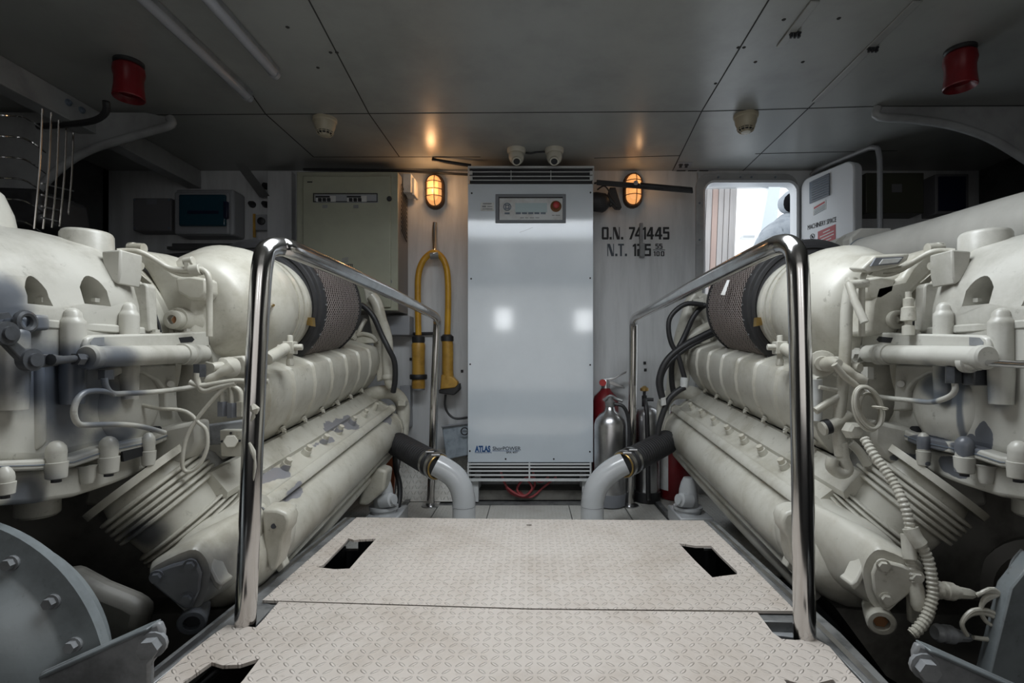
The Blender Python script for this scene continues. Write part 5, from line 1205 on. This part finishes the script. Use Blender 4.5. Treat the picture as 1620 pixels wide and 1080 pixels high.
    sump = [(-80,760),(0,746),(60,742),(118,738),(165,724),(240,708),(292,690),(288,702),(262,722),(240,735),(215,752),(180,766),(120,786),(60,796),(0,800),(-80,812)]
    obj('sump', MB().prism([PX(x,y,-.855) for x,y in sump], (-.5,0,0)), gp, gb, bev=.015, seg=3)
    obj('output_flange', MB().lathe(PX(60,800,-.98),(0,0,-1),[(-.03,.035),(.015,.035),(.02,.03)],24), gp, gb)
    # bell behind the sump, hiding the top of the bellows
    obj('bell_skirt', MB().prism([P(x,y,1.17) for x,y in [(150,700),(312,664),(314,700),(300,722),(170,805),(130,800)]],(0,.05,0)), gp, gb, bev=.01)
    # --- shift actuator along the flank
    Xa = -.80
    ac = obj('shift_actuator', MB().cyl(PX(148,565,Xa),PX(292,560,Xa),.0205,n=28), gp, gb)
    obj('actuator_collar', MB().lathe(PX(287,560,Xa),(0,1,0),[(0,.0215),(.0,.024),(.012,.0245),(.014,.0225),(.022,.0225),(.024,.025),(.038,.025),(.04,.02)],28), gp, ac)
    obj('actuator_end', MB().lathe(PX(306,559,Xa),(0,1,0),[(0,.021),(.035,.021),(.042,.017)],28), gp, ac)
    obj('actuator_cap', MB().lathe(PX(136,565,Xa),(0,1,0),[(0,.019),(.004,.0225),(.016,.0225),(.018,.021),(.022,.021)],28), gp, ac)
    Xb = -.815
    ab = obj('actuator_bracket', MB().prism([PX(x,y,Xb) for x,y in [(134,545),(138,534),(150,530),(280,527),(326,524),(334,530),(334,548),(134,556)]], (-.03,0,0)), gp, gb, bev=.004)
    obj('bracket_slot', MB().prism([PX(x,y,Xb+.0006) for x,y in [(143,541),(149,534),(165,533),(165,546),(144,547)]], (-.002,0,0)), M['gshade'], ab)
    obj('bracket_slot', MB().prism([PX(x,y,Xb+.0006) for x,y in [(283,534),(304,532),(308,537),(304,541),(286,542)]], (-.002,0,0)), M['ink'], ab)
    obj('bracket_arm', MB().prism([PX(x,y,Xb) for x,y in [(328,528),(340,532),(352,566),(352,590),(340,590),(338,568),(330,548)]],(-.02,0,0)), gp, gb, bev=.003)
    for x,y in ((247,527),(296,525)): c = PX(x,y,-.83); obj('bracket_bolt', MB().bolt(c,(0,0,1),.0075,.008,False), gp, gb)
    if side < 0:
        n1 = PX(168,585,Xa); obj('fitting', MB().cyl(n1+V((0,0,.0)),n1-V((0,0,.018)),.0125,n=6), M['linkd'], ac)
        n1 = PX(318,578,Xa); obj('fitting', MB().cyl(n1+V((0,0,.0)),n1-V((0,0,.02)),.0125,n=6), M['linkd'], ac)
        Xp = -.795
        hp = [([(165,598),(168,612),(178,622),(200,622),(240,620),(285,615),(330,607)], .0055, 'cream'), ([(180,625),(172,620),(150,618),(132,622),(120,636),(117,655),(124,670),(140,672),(175,671),(205,672),(230,676),(260,684)], .0052, 'x')]
        for pp, r_, _ in hp: obj('hydraulic_pipe', MB().tube([PX(x,y,Xp) for x,y in pp], r_, 10, 5), gp, gb)
        # linkage arms in dark steel
        lk = obj('linkage_arm', MB().prism([PX(x,y,-.80) for x,y in [(2,520),(12,511),(24,520),(26,538),(50,558),(58,566),(58,582),(48,585),(38,574),(10,545),(2,535)]],(-.012,0,0)), M['linkd'], gb, bev=.003)
        obj('linkage_plate', MB().prism([PX(x,y,-.808) for x,y in [(45,562),(60,560),(92,560),(96,570),(94,578),(60,582)]],(-.01,0,0)), M['linkd'], lk, bev=.002)
        for x,y,r_ in ((10,527,.018),(50,569,.018)): c = PX(x,y,-.80); obj('linkage_pivot', MB().lathe(c,(1,0,0),[(-.01,r_),(.004,r_),(.005,r_*.6),(.009,r_*.6)],20), M['linkd'], lk)
        obj('rod_end', MB().tube([PX(80,569,-.80),PX(100,569,-.80),PX(136,565,-.80)],[.010,.007,.006],10,2), M['linkd'], lk)
        c = PX(118,568,-.80); obj('rod_nut', MB().cyl(c,c+V((0,.014,0)),.011,n=6), M['linkd'], lk)
        obj('linkage_lug', MB().ring(PX(40,509,-.83),(1,0,0),.014,.006,24,8), M['linkd'], lk)
        obj('linkage_bar', MB().prism([PX(x,y,-.82) for x,y in [(-40,500),(14,494),(20,502),(-40,512)]],(-.01,0,0)), M['linkd'], lk)
    else:
        Xr = .822
        a1, b1 = PX(1546,573,Xr), PX(1660,580,Xr)
        pr = obj('push_rod', MB().cyl(a1, V((Xr, b1.y, a1.z-.006)), .006, n=16), M['chrome'], ac, twin=False)
        obj('gland_nut', MB().lathe(a1,(0,1,0),[(-.008,.008),(-.004,.015),(.012,.016),(.014,.02),(.026,.02)],20), gp, ac, twin=False)
        n1 = PX(1508,588,Xr); obj('fitting', MB().cyl(n1+V((0,0,.01)),n1-V((0,0,.022)),.0135,n=6), M['linkd'], ac, twin=False)
        obj('switch_block', MB().bb(Xr+.01,Xr+.05,n1.y-.035,n1.y-.005,n1.z-.025,n1.z+.01), M['linkd'], ac, bev=.003, twin=False)
        n1 = PX(1372,580,Xr); obj('fitting', MB().cyl(n1+V((0,0,.0)),n1-V((0,0,.03)),.015,n=6), gp, ac, twin=False)
        obj('hydraulic_pipe', MB().tube([PX(x,y,Xr) for x,y in [(1510,604),(1511,616),(1505,625),(1490,632),(1470,636),(1440,633),(1410,630),(1385,626),(1372,618),(1370,600)]], .0055, 10, 5), gp, gb, twin=False)
        for x,y in ((1356,560),): c = PX(x,y,Xr); obj('bracket_bolt', MB().bolt(c,(-1,0,0),.012,.014,False), gp, gb, twin=False)
    # --- lower reduction housing and engine foot
    if side < 0:
        hc_ = P(-120,1098,.78)
        lo = obj('reduction_housing', MB().lathe(hc_, (0.0,-1,.0),[(-.10,.15),(-.09,.215),(-.04,.23),(-.035,.245),(-.03,.266),(-.012,.268),(-.008,.250),(-.004,.222),(.0,.214),(.025,.19),(.05,.12)],90), M['bluegrey'], gb)
        for a in (57,36,18,2): c = hc_+V((cos(R(a))*.236,-.0,sin(R(a))*.236)); obj('housing_bolt', MB().bolt(c+V((0,.006,0)),(0,-1,0),.0085,.012,False), M['gshade'], lo)
        obj('housing_web', MB().prism([P(x,y,.98) for x,y in [(95,900),(150,930),(200,950),(225,965),(215,1010),(150,1060),(60,1080),(60,930)]],(0,.05,0)), M['blockd'], lo, bev=.02, seg=3)  # dark colour puts the shadow behind the drum into this web
    else:
        obj('rear_casing', MB().lathe(P(60,930,1.25), (0.2,-1,.0),[(-.1,.12),(0,.12),(.01,.09),(.03,.085),(.032,.03),(.045,.028)],30), M['blockd'], gb)
    fy_ = 0 if side < 0 else 34
    bk = obj('engine_foot', MB().prism([P(x,y+fy_,.745) for x,y in [(60,1066),(226,994),(250,985),(256,1000),(254,1030),(236,1052),(236,1090),(60,1110)]],(0,.012,.0)), M['gshade'], gb, bev=.004)
    obj('foot_bolt', MB().bolt(P(243,1018+fy_,.745),(.2,-1,0),.014,.02,False), M['gshade'], bk)
    obj('foot_rail', MB().prism([P(x,y+fy_,.735) for x,y in [(60,1070),(216,1000),(232,994),(232,999),(60,1077)]],(0,.03,.0)), M['bluegrey'], bk, bev=.002)
    MIR = None
build_engine(-1); build_engine(1)
# big lagged exhaust pipe over the starboard engine
ex = thing('exhaust_pipe', P(1400,420,1.8), 'large pale grey exhaust pipe rising to the upper right above the starboard engine', 'pipe')
a, b = P(1395,410,1.95), P(1720,345,1.25)
obj('pipe_run', MB().tube([P(1365,418,1.98),P(1480,393,1.70),P(1600,366,1.44),P(1900,300,1.12)], [.098,.098,.098,.098], 40, 3), M['exh'], ex)
obj('joint_box', MB().prism([P(x,y,2.0) for x,y in [(1345,375),(1362,360),(1412,360),(1412,470),(1345,500)]],(0,.12,0)), M['exh'], ex, bev=.008)
obj('pipe_run', MB().tube([P(1352,428,2.06),P(1300,442,2.2),P(1238,458,2.42)], .145, 40, 2), M['exh'], ex)
obj('joint_ring', MB().ring(P(1370,417,1.965),(P(1480,393,1.70)-P(1365,418,1.98)), .0985,.002,44,6), M['key'], ex)
c = P(1358,398,1.99); 
obj('joint_clip', MB().prism([P(x,y,1.99) for x,y in [(1348,396),(1365,396),(1365,398.5),(1348,398.5)]],(0,.01,0)), M['rust'], ex)
# port counterpart glimpsed, dark
tag(obj('exhaust_pipe', MB().tube([P(240,425,2.2),P(340,418,2.35),P(420,410,2.5)], .06, 26, 2), M['rubber2']), 'dark lagged pipe behind the turbocharger of the port engine', 'pipe')
# grey side frame at the bottom right
tag(obj('side_frame', MB().prism([P(x,y,.93) for x,y in [(1560,1090),(1600,930),(1640,880),(1760,880),(1760,1130),(1560,1130)]],(0,.03,0)), M['bluegrey'], bev=.003), 'blue-grey steel frame at the lower right edge of the photo', 'frame')
# ================================================================ light and lens
def area(name, loc, rot, sx, sy, e, c=(1,1,1)):
    l = bpy.data.lights.new(name, 'AREA'); l.shape = 'RECTANGLE'; l.size = sx; l.size_y = sy; l.energy = e; l.color = c
    o = bpy.data.objects.new(name, l); col.objects.link(o); o.location = loc; o.rotation_euler = rot; return o
area('hatch_daylight', ((hx0+hx1)/2,(hy0+hy1)/2,CZ+.15), (0,0,0), hx1-hx0-.02, hy1-hy0-.02, 28, (.93,.97,1))
area('aft_fill', (0,-1.3,1.0), (R(88),0,0), 2.4, 1.3, 7.5, (1,.97,.93))  # broad fill light added behind the camera to brighten the room
for x_, z_, w_ in ((-.36,1.27,.21),(.70,1.25,.23)): area('aft_port_daylight', (x_,-1.55,z_), (R(90),0,0), w_, .27, 1.2, (.93,.97,1))
w = bpy.data.worlds.new('sky'); sc.world = w; w.use_nodes = True
w.node_tree.nodes['Background'].inputs[0].default_value = (.90,.96,1,1); w.node_tree.nodes['Background'].inputs[1].default_value = 1.9
cam = bpy.data.cameras.new('camera'); cam.lens = 18; cam.sensor_width = 36; cam.sensor_fit = 'HORIZONTAL'
cam.shift_x = -30/1620; cam.shift_y = 30/1620; cam.clip_start = .02
co = bpy.data.objects.new('camera', cam); col.objects.link(co); co.location = (0,0,ZC); co.rotation_euler = (pi/2,0,0); sc.camera = co
sc.view_settings.view_transform = 'Standard'; sc.view_settings.look = 'None'; sc.view_settings.exposure = 0; sc.view_settings.gamma = 1
sc.view_settings.use_curve_mapping = False
for o in bpy.data.objects:
    if '_base' in o: del o['_base']
